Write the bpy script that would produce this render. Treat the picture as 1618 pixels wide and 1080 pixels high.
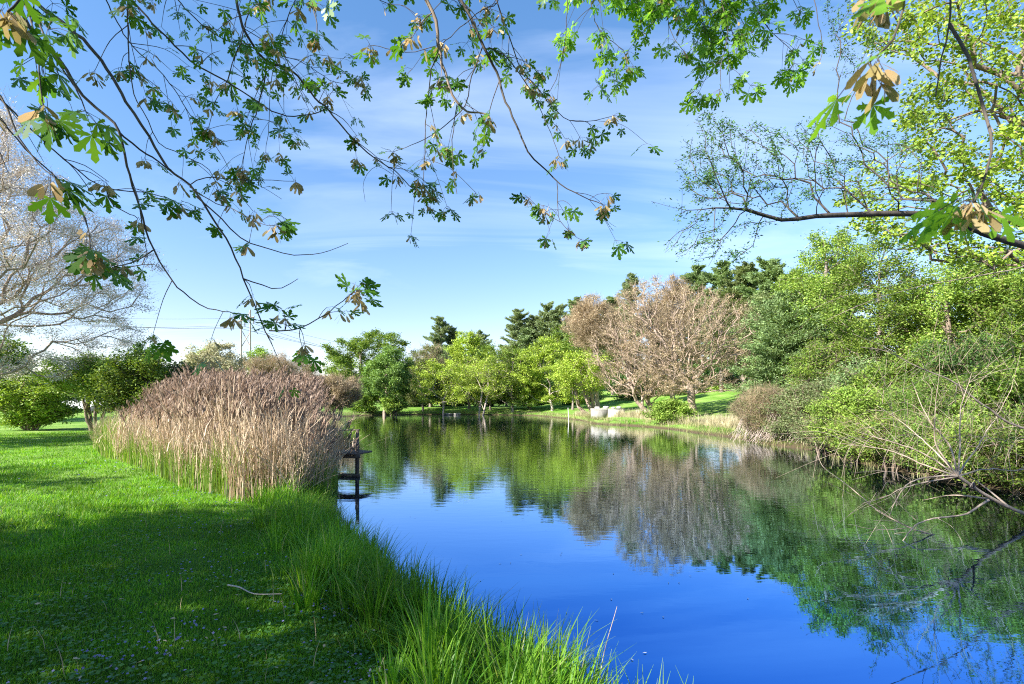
import bpy, math, time
import numpy as np
from mathutils import Vector
T0 = time.time()
for o in list(bpy.data.objects): bpy.data.objects.remove(o)
scene = bpy.context.scene
COL = scene.collection
R = math.radians

# ---------------------------------------------------------------- camera
EYE = 2.0                                   # metres above the pond
F = 809.0; CX = 809.0; HY = 633.0           # focal length and horizon of the photograph (1618 px wide)
cam_d = bpy.data.cameras.new('camera'); cam = bpy.data.objects.new('camera', cam_d); COL.objects.link(cam)
cam.location = (0, 0, EYE); cam.rotation_euler = (R(90), 0, 0)
cam_d.lens = 18; cam_d.sensor_width = 36; cam_d.sensor_fit = 'HORIZONTAL'
cam_d.shift_y = (HY - 540) / 1618
cam_d.clip_start = 0.05; cam_d.clip_end = 3000
cam_d.dof.use_dof = True; cam_d.dof.focus_distance = 9.0; cam_d.dof.aperture_fstop = 8.0
scene.camera = cam

# ---------------------------------------------------------------- light
SUN_EL = R(31); SUN_AZ = math.atan2(-0.86, -0.52)      # compass-like: x = sin, y = cos
sdir = Vector((math.sin(SUN_AZ) * math.cos(SUN_EL), math.cos(SUN_AZ) * math.cos(SUN_EL), math.sin(SUN_EL)))
sl = bpy.data.lights.new('sun', 'SUN'); sun = bpy.data.objects.new('sun', sl); COL.objects.link(sun)
sl.energy = 5.0; sl.angle = R(0.5); sl.color = (1.0, 0.945, 0.86)
sun.location = (-30, -20, 40)
sun.rotation_euler = sdir.to_track_quat('Z', 'Y').to_euler()
world = bpy.data.worlds.new("World"); scene.world = world; world.use_nodes = True
nt = world.node_tree; nt.nodes.clear()
def N(nt, kind, **kw):
    n = nt.nodes.new(kind)
    for k, v in kw.items():
        if k in n.inputs: n.inputs[k].default_value = v
        else: setattr(n, k, v)
    return n
def L(nt, a, b): nt.links.new(a, b)
sky = N(nt, 'ShaderNodeTexSky', sky_type='NISHITA', sun_disc=False, sun_elevation=SUN_EL, sun_rotation=SUN_AZ % (2 * math.pi))
sky.air_density = 1.0; sky.dust_density = 0.35; sky.ozone_density = 2.2; sky.altitude = 200
tc = N(nt, 'ShaderNodeTexCoord')
sep = N(nt, 'ShaderNodeSeparateXYZ'); L(nt, tc.outputs['Generated'], sep.inputs[0])
zc = N(nt, 'ShaderNodeMath', operation='MAXIMUM'); zc.inputs[1].default_value = 0.06; L(nt, sep.outputs[2], zc.inputs[0])
za = N(nt, 'ShaderNodeMath', operation='ADD'); za.inputs[1].default_value = 0.12; L(nt, zc.outputs[0], za.inputs[0])
dv = N(nt, 'ShaderNodeVectorMath', operation='DIVIDE'); L(nt, tc.outputs['Generated'], dv.inputs[0])
cb = N(nt, 'ShaderNodeCombineXYZ'); [L(nt, za.outputs[0], cb.inputs[i]) for i in range(3)]; L(nt, cb.outputs[0], dv.inputs[1])
mp = N(nt, 'ShaderNodeMapping'); mp.inputs['Rotation'].default_value = (0, 0, R(22)); mp.inputs['Scale'].default_value = (0.55, 1.9, 1); mp.inputs['Location'].default_value = (3.3, 0.7, 0)
L(nt, dv.outputs[0], mp.inputs[0])
cn = N(nt, 'ShaderNodeTexNoise', Scale=1.0, Detail=7.0, Roughness=0.58, Distortion=0.7); L(nt, mp.outputs[0], cn.inputs['Vector'])
cn2 = N(nt, 'ShaderNodeTexNoise', Scale=0.55, Detail=2.0, Roughness=0.5); L(nt, dv.outputs[0], cn2.inputs['Vector'])
cm = N(nt, 'ShaderNodeMath', operation='MULTIPLY'); L(nt, cn.outputs[0], cm.inputs[0]); L(nt, cn2.outputs[0], cm.inputs[1])
cr = N(nt, 'ShaderNodeMapRange'); cr.inputs[1].default_value = 0.30; cr.inputs[2].default_value = 0.60; cr.inputs[4].default_value = 0.36
L(nt, cm.outputs[0], cr.inputs[0])
tint = N(nt, 'ShaderNodeMix', data_type='RGBA', blend_type='MULTIPLY'); tint.inputs[0].default_value = 1
L(nt, sky.outputs[0], tint.inputs[6]); tg_ = N(nt, 'ShaderNodeValToRGB'); e = tg_.color_ramp.elements; e[0].position = 0; e[0].color = (1.0, .80, .80, 1); e[1].position = .62; e[1].color = (.66, .92, 1.08, 1)
x = e.new(.25); x.color = (.78, .85, .95, 1); L(nt, sep.outputs[2], tg_.inputs[0]); L(nt, tg_.outputs[0], tint.inputs[7])
mx = N(nt, 'ShaderNodeMix', data_type='RGBA'); L(nt, cr.outputs[0], mx.inputs[0]); L(nt, tint.outputs[2], mx.inputs[6]); mx.inputs[7].default_value = (6.4, 7.0, 7.8, 1)
bg = N(nt, 'ShaderNodeBackground', Strength=0.10); L(nt, mx.outputs[2], bg.inputs[0])
wo = N(nt, 'ShaderNodeOutputWorld'); L(nt, bg.outputs[0], wo.inputs[0])
scene.view_settings.view_transform = 'Standard'; scene.view_settings.look = 'None'
scene.view_settings.exposure = 1.55; scene.view_settings.gamma = 1.0
scene.cycles.filter_width = 1.1; scene.cycles.use_denoising = False; scene.cycles.max_bounces = 6; scene.cycles.diffuse_bounces = 3; scene.cycles.glossy_bounces = 3; scene.cycles.transmission_bounces = 3
scene.cycles.caustics_reflective = False; scene.cycles.caustics_refractive = False

# ---------------------------------------------------------------- helpers
rng = np.random.default_rng(7)
def P(px, py, Y):                            # photograph direction at a real distance Y -> world point
    return np.array([(px - CX) * Y / F, Y, EYE - (py - HY) * Y / F])
def tag(o, label=None, cat=None, group=None, kind=None):
    if label: o['label'] = label
    if cat: o['category'] = cat
    if group: o['group'] = group
    if kind: o['kind'] = kind
    return o
def empty(name, loc):
    o = bpy.data.objects.new(name, None); COL.objects.link(o); o.location = [float(v) for v in loc]; o.empty_display_size = .3
    return o
def build(name, sets, mats, parent=None, smooth=False, origin=None):
    """sets: list of (verts Nx3, faces MxK, material index) joined into one mesh object."""
    sets = [s for s in sets if len(s[0]) and len(s[1])]
    off = 0; V = []; Ls = []; Tot = []; Mi = []
    for s in sets:
        v, f = np.asarray(s[0], float), np.asarray(s[1], int)
        V.append(v); Ls.append((f + off).ravel()); Tot.append(np.full(len(f), f.shape[1])); Mi.append(np.full(len(f), s[2] if len(s) > 2 else 0)); off += len(v)
    V = np.concatenate(V); Ls = np.concatenate(Ls); Tot = np.concatenate(Tot); Mi = np.concatenate(Mi)
    if origin is None and parent is not None: origin = np.array(parent.location)
    if origin is not None: V = V - np.asarray(origin)
    me = bpy.data.meshes.new(name)
    me.vertices.add(len(V)); me.vertices.foreach_set('co', V.astype(np.float32).ravel())
    me.loops.add(len(Ls)); me.loops.foreach_set('vertex_index', Ls.astype(np.int32))
    me.polygons.add(len(Tot)); st = np.concatenate([[0], np.cumsum(Tot)[:-1]])
    me.polygons.foreach_set('loop_start', st.astype(np.int32)); me.polygons.foreach_set('loop_total', Tot.astype(np.int32))
    me.polygons.foreach_set('material_index', Mi.astype(np.int32))
    if smooth: me.polygons.foreach_set('use_smooth', np.ones(len(Tot), bool))
    me.update(calc_edges=True)
    for m in (mats if isinstance(mats, (list, tuple)) else [mats]): me.materials.append(m)
    o = bpy.data.objects.new(name, me); COL.objects.link(o)
    if parent is not None: o.parent = parent
    elif origin is not None: o.location = [float(v) for v in origin]
    return o
def norm(a): return a / np.maximum(np.linalg.norm(a, axis=-1, keepdims=True), 1e-9)
def box(c, s, rz=0):
    c = np.asarray(c, float); s = np.asarray(s, float) / 2
    v = np.array([[x, y, z] for z in (-1, 1) for y in (-1, 1) for x in (-1, 1)]) * s
    ca, sa = math.cos(rz), math.sin(rz); v = np.stack([v[:, 0] * ca - v[:, 1] * sa, v[:, 0] * sa + v[:, 1] * ca, v[:, 2]], 1) + c
    return v, np.array([[0, 2, 3, 1], [4, 5, 7, 6], [0, 1, 5, 4], [2, 6, 7, 3], [0, 4, 6, 2], [1, 3, 7, 5]])
def tubes(p0, p1, r0, r1, n=5):
    d = norm(p1 - p0); up = np.where(np.abs(d[:, 2:3]) > .9, [[1., 0, 0]], [[0, 0, 1.]])
    u = norm(np.cross(d, up)); w = np.cross(d, u); a = np.arange(n) * 2 * math.pi / n
    c, s = np.cos(a)[None, :, None], np.sin(a)[None, :, None]
    ring = u[:, None] * c + w[:, None] * s
    ext = (p1 - p0) * 0.03
    A = (p0 - ext)[:, None] + ring * r0[:, None, None]; B = (p1 + ext)[:, None] + ring * r1[:, None, None]
    V = np.concatenate([A, B], 1).reshape(-1, 3); m = len(p0)
    i = np.arange(n); j = (i + 1) % n
    f = np.stack([i, j, j + n, i + n], 1)[None] + (np.arange(m) * 2 * n)[:, None, None]
    return V, f.reshape(-1, 4)
def tube(pts, rad, n=7):
    """one smooth tapering tube through the points"""
    p = np.asarray(pts, float); m = len(p); rad = np.broadcast_to(rad, m)
    t = norm(np.gradient(p, axis=0)); u = np.cross(t[0], [0, 0, 1.] if abs(t[0][2]) < .9 else [1., 0, 0]); u /= np.linalg.norm(u)
    V = []; a = np.arange(n) * 2 * math.pi / n
    for k in range(m):
        u = u - t[k] * u.dot(t[k]); u /= max(np.linalg.norm(u), 1e-9); w = np.cross(t[k], u)
        V.append(p[k] + rad[k] * (np.cos(a)[:, None] * u + np.sin(a)[:, None] * w))
    V = np.concatenate(V); i = np.arange(n); j = (i + 1) % n
    f = np.concatenate([np.stack([i, j, j + n, i + n], 1) + k * n for k in range(m - 1)])
    return V, f
def cat(parts, mi=0):
    parts = [p for p in parts if len(p[0])]
    if not parts: return np.zeros((0, 3)), np.zeros((0, 4), int), mi
    off = 0; V = []; Fc = []
    for v, f in parts: V.append(v); Fc.append(f + off); off += len(v)
    return np.concatenate(V), np.concatenate(Fc), mi
def spline(pts, step):
    """resample a polyline as a Catmull-Rom curve"""
    p = np.asarray(pts, float); p = np.vstack([2 * p[0] - p[1], p, 2 * p[-1] - p[-2]]); out = []
    for k in range(1, len(p) - 2):
        n = max(2, int(np.linalg.norm(p[k + 1] - p[k]) / step)); t = (np.arange(n) / n)[:, None]
        a, b, c, d = p[k - 1], p[k], p[k + 1], p[k + 2]
        out.append(.5 * (2 * b + (c - a) * t + (2 * a - 5 * b + 4 * c - d) * t ** 2 + (3 * b - a - 3 * c + d) * t ** 3))
    out.append(p[-2][None]); return np.concatenate(out)
class Lump:
    def __init__(s, r, scale):
        s.k = r.normal(size=(7, 3)) / scale; s.p = r.uniform(0, 6.28, 7)
    def __call__(s, x): return np.sin(x @ s.k.T * 2.2 + s.p).mean(1) * 1.6

def quads(c, ax, nrm, ln, wd):
    """rhombic leaves: centre, long axis, normal, length, width"""
    ax = norm(ax); b = norm(np.cross(nrm, ax)); n = norm(np.cross(ax, b))
    ln = np.broadcast_to(ln, len(c))[:, None]; wd = np.broadcast_to(wd, len(c))[:, None]
    V = np.stack([c - ax * ln / 2, c + b * wd / 2 + n * ln * .06 - ax * ln * .08, c + ax * ln / 2, c - b * wd / 2 + n * ln * .06 - ax * ln * .08], 1).reshape(-1, 3)
    return V, np.arange(len(c) * 4).reshape(-1, 4)

# ---------------------------------------------------------------- materials
MATS = {}
def leaf_mat(name, c1, c2, trans=.28, rough=.55, c3=None):
    if name in MATS: return MATS[name]
    m = bpy.data.materials.new(name); m.use_nodes = True; t = m.node_tree; t.nodes.clear()
    g = N(t, 'ShaderNodeNewGeometry'); rp = N(t, 'ShaderNodeValToRGB')
    e = rp.color_ramp.elements; e[0].color = (*c1, 1); e[1].color = (*c2, 1)
    if c3: x = e.new(.93); x.color = (*c2, 1); e[2].color = (*c3, 1)
    L(t, g.outputs['Random Per Island'], rp.inputs[0])
    no = N(t, 'ShaderNodeTexNoise', Scale=1.1 if 'blade' in name else .55, Detail=4.0 if 'blade' in name else 2.0); tcn = N(t, 'ShaderNodeTexCoord'); L(t, tcn.outputs['Object'], no.inputs['Vector'])
    mr = N(t, 'ShaderNodeMapRange'); mr.inputs[1].default_value = .3; mr.inputs[2].default_value = .7; mr.inputs[3].default_value = .55 if 'blade' in name else .72; mr.inputs[4].default_value = 1.3 if 'blade' in name else 1.22
    L(t, no.outputs[0], mr.inputs[0])
    mu = N(t, 'ShaderNodeVectorMath', operation='SCALE'); L(t, rp.outputs[0], mu.inputs[0]); L(t, mr.outputs[0], mu.inputs['Scale'])
    d = N(t, 'ShaderNodeBsdfPrincipled', Roughness=rough); d.inputs['Specular IOR Level'].default_value = .3; L(t, mu.outputs[0], d.inputs['Base Color'])
    tr = N(t, 'ShaderNodeBsdfTranslucent')
    warm = N(t, 'ShaderNodeMix', data_type='RGBA', blend_type='MULTIPLY'); warm.inputs[0].default_value = 1; L(t, mu.outputs[0], warm.inputs[6]); warm.inputs[7].default_value = (1.45, 1.35, .6, 1) if c2[0] < c2[1] * .97 else (1.0, .95, .86, 1)
    L(t, warm.outputs[2], tr.inputs[0])
    mi = N(t, 'ShaderNodeMixShader'); mi.inputs[0].default_value = trans; L(t, d.outputs[0], mi.inputs[1]); L(t, tr.outputs[0], mi.inputs[2])
    o = N(t, 'ShaderNodeOutputMaterial'); L(t, mi.outputs[0], o.inputs[0]); MATS[name] = m
    return m
def bark_mat(name, c1, c2, scale=9, bump=.5):
    if name in MATS: return MATS[name]
    m = bpy.data.materials.new(name); m.use_nodes = True; t = m.node_tree; b = t.nodes['Principled BSDF']; b.inputs['Roughness'].default_value = .9
    tcn = N(t, 'ShaderNodeTexCoord'); mp = N(t, 'ShaderNodeMapping'); mp.inputs['Scale'].default_value = (1, 1, .25); L(t, tcn.outputs['Object'], mp.inputs[0])
    no = N(t, 'ShaderNodeTexNoise', Scale=float(scale), Detail=6.0, Roughness=.65); L(t, mp.outputs[0], no.inputs['Vector'])
    rp = N(t, 'ShaderNodeValToRGB'); rp.color_ramp.elements[0].position = .35; rp.color_ramp.elements[1].position = .65
    rp.color_ramp.elements[0].color = (*c1, 1); rp.color_ramp.elements[1].color = (*c2, 1); L(t, no.outputs[0], rp.inputs[0]); L(t, rp.outputs[0], b.inputs['Base Color'])
    bu = N(t, 'ShaderNodeBump', Strength=bump, Distance=.02); L(t, no.outputs[0], bu.inputs['Height']); L(t, bu.outputs[0], b.inputs['Normal']); MATS[name] = m
    return m
LM = dict(
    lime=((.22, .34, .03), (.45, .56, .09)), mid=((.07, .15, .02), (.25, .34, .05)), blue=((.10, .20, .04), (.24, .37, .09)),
    fresh=((.13, .25, .03), (.36, .49, .09)), dark=((.03, .085, .02), (.09, .17, .035)), pine=((.16, .23, .11), (.33, .41, .21)),
    pale=((.12, .17, .06), (.26, .32, .13)), olive=((.09, .13, .045), (.23, .25, .09)), tan=((.24, .19, .10), (.54, .42, .26)),
    cream=((.42, .40, .22), (.58, .56, .36)), pink=((.58, .52, .48), (.86, .83, .80)), willow=((.09, .19, .03), (.22, .34, .06)),
    sunny=((.20, .33, .03), (.36, .48, .07)), bud=((.05, .14, .04), (.12, .24, .06)), twig=((.26, .19, .11), (.52, .41, .26)), rust=((.20, .13, .06), (.30, .20, .10)), spruce=((.13, .22, .08), (.30, .41, .17)))
def lm(k): return leaf_mat('leaf_' + k, *LM[k])
BK = dict(stem=((.20, .15, .11), (.42, .34, .27)), grey=((.14, .11, .09), (.32, .27, .23)), pale=((.30, .24, .20), (.52, .44, .38)), dark=((.035, .028, .022), (.11, .09, .075)), brown=((.12, .085, .06), (.26, .20, .15)), tan=((.26, .19, .14), (.44, .34, .27)))
def bk(k): return bark_mat('bark_' + k, *BK[k])

# ---------------------------------------------------------------- pond outline and terrain
def W(px, py): Y = F * EYE / (py - HY); return ((px - CX) * Y / F, Y)
POND = np.array([(14, -9), (6, -7), (3.2, -1.8), (1.5, 1.6), (.85, 2.7), (.33, 3.35), (-.12, 3.85), (-.62, 4.5), (-1.25, 5.3), (-1.75, 6.3), (-2.6, 7.4), (-3.35, 9.0), (-3.9, 10.5), (-4.5, 12.5), (-5.6, 16),
    (-8.5, 24), (-11.5, 33), (-16, 47), (-21, 60), W(560, 657), W(600, 655.5), W(700, 654.5), W(830, 656), W(880, 660), W(915, 664), W(940, 669.5), W(1000, 672.5), W(1060, 678), W(1100, 684), W(1150, 690), W(1200, 700), W(1250, 707),
    (12.0, 20.5), (11.2, 17), (10.9, 13), (11.3, 9.5), (12.6, 5), (14, 0)])
POND = spline(np.column_stack([POND, np.zeros(len(POND))]), 1.2)[:, :2]
def pond_d(x, y):
    """signed distance to the waterline, positive on land"""
    x = np.atleast_1d(np.asarray(x, float)); y = np.atleast_1d(np.asarray(y, float)); out = np.empty(len(x))
    A = POND; B = np.roll(POND, -1, 0); D = B - A; dd = (D ** 2).sum(1) + 1e-12
    for s in range(0, len(x), 20000):
        q = np.stack([x[s:s + 20000], y[s:s + 20000]], 1)[:, None]
        t = np.clip(((q - A) * D).sum(2) / dd, 0, 1); d = np.sqrt((((A + t[..., None] * D) - q) ** 2).sum(2).min(1))
        c = ((A[:, 1] > q[..., 1]) != (B[:, 1] > q[..., 1])) & (q[..., 0] < D[:, 0] * (q[..., 1] - A[:, 1]) / np.where(D[:, 1] == 0, 1e-9, D[:, 1]) + A[:, 0])
        out[s:s + 20000] = np.where(c.sum(1) % 2 == 1, -d, d)
    return out
def sm(a, b, x): t = np.clip((x - a) / (b - a), 0, 1); return t * t * (3 - 2 * t)
lump1 = Lump(np.random.default_rng(3), 6); lump2 = Lump(np.random.default_rng(4), .9)
def ground(x, y):
    x = np.atleast_1d(np.asarray(x, float)); y = np.atleast_1d(np.asarray(y, float)); d = pond_d(x, y)
    z = np.where(d > 0, .30 * sm(0, .7, d) + .16 * sm(.6, 5, d), -1.2 * sm(0, 2.5, -d) - .03)
    q = np.stack([x, y, 0 * x], 1)
    z = z + sm(.1, 2, d) * (.035 * lump1(q) + .012 * lump2(q))
    z = z + .5 * sm(1, 9, d) * sm(30, 45, y)
    z = z + 3.3 * sm(5, 34, d) * sm(2, 16, x) * sm(20, 42, y)
    z = z + 1.6 * sm(1, 14, d) * sm(9, 12, x) * (1 - sm(22, 34, y))
    return z
def gz(x, y): return float(ground(x, y)[0])
rr = np.concatenate([[0.4], np.geomspace(.8, 900, 420)]); th = np.linspace(0, 2 * math.pi, 901)[:-1]
# finer towards the view
RRg, TH = np.meshgrid(rr, th, indexing='ij'); gx = (RRg * np.sin(TH)).ravel(); gy = (RRg * np.cos(TH)).ravel(); gzv = ground(gx, gy)
nr, nth = RRg.shape; i = np.arange(nr - 1)[:, None]; j = np.arange(nth)[None]; j2 = (j + 1) % nth
gf = np.stack([(i * nth + j), (i * nth + j2), ((i + 1) * nth + j2), ((i + 1) * nth + j)], 2).reshape(-1, 4)
gv = np.stack([gx, gy, gzv], 1); cidx = len(gv); gv = np.vstack([gv, [0, 0, gz(0, 0)]])
fan = np.stack([np.arange(nth), np.full(nth, cidx), (np.arange(nth) + 1) % nth], 1)
m = bpy.data.materials.new('lawn_ground'); m.use_nodes = True; t = m.node_tree; b = t.nodes['Principled BSDF']; b.inputs['Roughness'].default_value = .95; b.inputs['Specular IOR Level'].default_value = .1
g = N(t, 'ShaderNodeNewGeometry'); sp = N(t, 'ShaderNodeSeparateXYZ'); L(t, g.outputs['Position'], sp.inputs[0])
n1 = N(t, 'ShaderNodeTexNoise', Scale=.35, Detail=5.0, Roughness=.6); L(t, g.outputs['Position'], n1.inputs['Vector'])
n2 = N(t, 'ShaderNodeTexNoise', Scale=14., Detail=5.0, Roughness=.7); L(t, g.outputs['Position'], n2.inputs['Vector'])
r1 = N(t, 'ShaderNodeValToRGB'); e = r1.color_ramp.elements; e[0].position = .36; e[0].color = (.10, .25, .02, 1); e[1].position = .66; e[1].color = (.31, .44, .11, 1); L(t, n1.outputs[0], r1.inputs[0])
r2 = N(t, 'ShaderNodeMapRange'); r2.inputs[1].default_value = .3; r2.inputs[2].default_value = .7; r2.inputs[3].default_value = .6; r2.inputs[4].default_value = 1.25; L(t, n2.outputs[0], r2.inputs[0])
s1 = N(t, 'ShaderNodeVectorMath', operation='SCALE'); L(t, r1.outputs[0], s1.inputs[0]); L(t, r2.outputs[0], s1.inputs['Scale'])
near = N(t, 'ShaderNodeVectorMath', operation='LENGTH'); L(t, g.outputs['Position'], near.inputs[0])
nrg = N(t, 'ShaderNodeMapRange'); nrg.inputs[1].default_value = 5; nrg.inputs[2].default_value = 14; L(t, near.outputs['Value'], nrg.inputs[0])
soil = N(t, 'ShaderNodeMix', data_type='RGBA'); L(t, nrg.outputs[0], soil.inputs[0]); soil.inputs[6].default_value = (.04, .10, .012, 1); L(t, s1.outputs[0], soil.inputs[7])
lx = N(t, 'ShaderNodeMapRange'); lx.inputs[1].default_value = 8.5; lx.inputs[2].default_value = 9.5; L(t, sp.outputs[0], lx.inputs[0])
ly = N(t, 'ShaderNodeMapRange'); ly.inputs[1].default_value = 33; ly.inputs[2].default_value = 28; L(t, sp.outputs[1], ly.inputs[0])
lxy = N(t, 'ShaderNodeMath', operation='MULTIPLY'); L(t, lx.outputs[0], lxy.inputs[0]); L(t, ly.outputs[0], lxy.inputs[1])
lit = N(t, 'ShaderNodeMix', data_type='RGBA'); L(t, lxy.outputs[0], lit.inputs[0]); L(t, soil.outputs[2], lit.inputs[6]); lit.inputs[7].default_value = (.06, .05, .028, 1)
zr = N(t, 'ShaderNodeMapRange'); zr.inputs[1].default_value = .06; zr.inputs[2].default_value = .22; L(t, sp.outputs[2], zr.inputs[0])
mud = N(t, 'ShaderNodeMix', data_type='RGBA'); L(t, zr.outputs[0], mud.inputs[0]); mud.inputs[6].default_value = (.10, .075, .045, 1); L(t, lit.outputs[2], mud.inputs[7])
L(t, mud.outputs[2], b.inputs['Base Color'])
bu = N(t, 'ShaderNodeBump', Strength=.8, Distance=.05); L(t, n2.outputs[0], bu.inputs['Height']); L(t, bu.outputs[0], b.inputs['Normal'])
tag(build('ground', [(gv, gf, 0), (gv, fan, 0)], m, smooth=True), kind='structure')

# ---------------------------------------------------------------- water
m = bpy.data.materials.new('pond_water'); m.use_nodes = True; t = m.node_tree; t.nodes.clear()
g = N(t, 'ShaderNodeNewGeometry')
mpw = N(t, 'ShaderNodeMapping'); mpw.inputs['Scale'].default_value = (.55, 1.6, 1); mpw.inputs['Rotation'].default_value = (0, 0, R(8)); L(t, g.outputs['Position'], mpw.inputs[0])
w1 = N(t, 'ShaderNodeTexNoise', Scale=2.6, Detail=3.0, Roughness=.5, Distortion=.4); L(t, mpw.outputs[0], w1.inputs['Vector'])
w2 = N(t, 'ShaderNodeTexNoise', Scale=9.0, Detail=2.0, Roughness=.5); L(t, mpw.outputs[0], w2.inputs['Vector'])
wp = N(t, 'ShaderNodeTexNoise', Scale=.12, Detail=2.0); L(t, g.outputs['Position'], wp.inputs['Vector'])
spw = N(t, 'ShaderNodeSeparateXYZ'); L(t, g.outputs['Position'], spw.inputs[0])
yy = N(t, 'ShaderNodeMapRange'); yy.inputs[1].default_value = 4.5; yy.inputs[2].default_value = 15; yy.inputs[3].default_value = .10; yy.inputs[4].default_value = 1.0; L(t, spw.outputs[1], yy.inputs[0])
xx = N(t, 'ShaderNodeMapRange'); xx.inputs[1].default_value = 2.5; xx.inputs[2].default_value = 5.5; xx.inputs[3].default_value = .0; xx.inputs[4].default_value = .8; L(t, spw.outputs[0], xx.inputs[0])
mxx = N(t, 'ShaderNodeMath', operation='MAXIMUM'); L(t, yy.outputs[0], mxx.inputs[0]); L(t, xx.outputs[0], mxx.inputs[1])
pr = N(t, 'ShaderNodeMapRange'); pr.inputs[1].default_value = .3; pr.inputs[2].default_value = .65; pr.inputs[3].default_value = .45; pr.inputs[4].default_value = 1.0; L(t, wp.outputs[0], pr.inputs[0])
st = N(t, 'ShaderNodeMath', operation='MULTIPLY'); L(t, mxx.outputs[0], st.inputs[0]); L(t, pr.outputs[0], st.inputs[1])
ad = N(t, 'ShaderNodeMath', operation='MULTIPLY_ADD'); ad.inputs[1].default_value = .25; L(t, w2.outputs[0], ad.inputs[0]); L(t, w1.outputs[0], ad.inputs[2])
bu = N(t, 'ShaderNodeBump', Distance=.0045); L(t, ad.outputs[0], bu.inputs['Height']); L(t, st.outputs[0], bu.inputs['Strength'])
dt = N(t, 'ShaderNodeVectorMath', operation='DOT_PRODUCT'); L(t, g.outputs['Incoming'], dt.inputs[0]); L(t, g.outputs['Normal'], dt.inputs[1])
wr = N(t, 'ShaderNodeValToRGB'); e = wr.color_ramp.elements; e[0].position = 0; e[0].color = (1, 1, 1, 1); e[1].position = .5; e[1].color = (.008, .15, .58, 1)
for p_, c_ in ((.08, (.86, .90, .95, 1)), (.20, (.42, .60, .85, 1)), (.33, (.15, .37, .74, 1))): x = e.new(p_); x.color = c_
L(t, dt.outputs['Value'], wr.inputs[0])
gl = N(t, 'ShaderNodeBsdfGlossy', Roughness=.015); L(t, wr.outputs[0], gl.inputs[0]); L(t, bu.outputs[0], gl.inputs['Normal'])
df = N(t, 'ShaderNodeBsdfDiffuse'); df.inputs[0].default_value = (.01, .03, .025, 1)
mi = N(t, 'ShaderNodeMixShader'); mi.inputs[0].default_value = .95; L(t, df.outputs[0], mi.inputs[1]); L(t, gl.outputs[0], mi.inputs[2])
o = N(t, 'ShaderNodeOutputMaterial'); L(t, mi.outputs[0], o.inputs[0])
wx0, wx1, wy0, wy1 = POND[:, 0].min() - 1, POND[:, 0].max() + 1, POND[:, 1].min() - 1, POND[:, 1].max() + 1
tag(build('water', [(np.array([[wx0, wy0, 0], [wx1, wy0, 0], [wx1, wy1, 0], [wx0, wy1, 0.]]), np.array([[0, 1, 2, 3]]), 0)], m), kind='structure')

# ---------------------------------------------------------------- tree growing
def grow(r, nodes, par, targets, step=.35, bow=.15, jit=.035, order_from=None, fwd=.6):
    """joins each target to the nearest limb so far with a bent shoot; returns nodes, parents"""
    nodes = [np.asarray(n, float) for n in nodes]; par = list(par)
    A = np.zeros((len(nodes) + len(targets) * 40 + 50, 3)); A[:len(nodes)] = nodes; n = len(nodes); par = par + [0] * (len(A) - n)
    c = np.asarray(order_from if order_from is not None else nodes[-1]); targets = targets[np.argsort(((targets - c) ** 2).sum(1))]
    first_free = 1 if len(nodes) > 2 else 0
    pl = np.zeros(len(A)); i0 = len(nodes)
    for q in range(1, i0): pl[q] = pl[par[q]] + np.linalg.norm(A[q] - A[par[q]]) * .6
    for tg in targets:
        d = np.sqrt(((A[first_free:n] - tg) ** 2).sum(1))
        k = int(np.argmin(d * d * .5 / max(step, .1) * .12 + d + fwd * pl[first_free:n])) + first_free
        d = float(np.linalg.norm(A[k] - tg))
        if d < step * .5: continue
        mseg = min(39, max(1, int(math.ceil(d / step))))
        if n + mseg >= len(A): break
        v = A[k] - A[par[k]]; v = v / (np.linalg.norm(v) + 1e-9)
        ctrl = (A[k] + tg) / 2 + v * d * .16 + np.array([0, 0, bow * d]) + r.normal(size=3) * jit * d
        tt = (np.arange(1, mseg + 1) / mseg)[:, None]
        pts = (1 - tt) ** 2 * A[k] + 2 * tt * (1 - tt) * ctrl + tt ** 2 * tg
        pts[:-1] += r.normal(size=(mseg - 1, 3)) * jit * step * .5
        A[n:n + mseg] = pts; par[n] = k
        for q in range(1, mseg): par[n + q] = n + q - 1
        for q in range(mseg): pl[n + q] = pl[par[n + q]] + d / mseg
        n += mseg
    return A[:n], np.array(par[:n])
def radii(nodes, par, r_base, r_tip, expo=.5):
    n = len(nodes); kids = np.zeros(n); cnt = np.zeros(n)
    for k in range(n - 1, 0, -1):
        if cnt[k] == 0: cnt[k] = 1
        cnt[par[k]] += cnt[k]
    cnt = np.maximum(cnt, 1); rad = r_tip + (r_base - r_tip) * ((cnt - 1) / max(cnt[0] - 1, 1)) ** expo
    return rad, cnt
def wood(nodes, par, rad, n=5, thick=None):
    k = np.arange(1, len(nodes)); k = k[par[k] != k]; p = par[k]
    out = []
    big = rad[k] > (thick or 1e9)
    for sel, nn in ((~big, n), (big, max(n, 9))):
        kk = k[sel]; pp = par[kk]
        if len(kk): out.append(tubes(nodes[pp], nodes[kk], np.minimum(rad[pp], rad[kk] * 1.25), rad[kk], nn))
    return cat(out)
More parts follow.
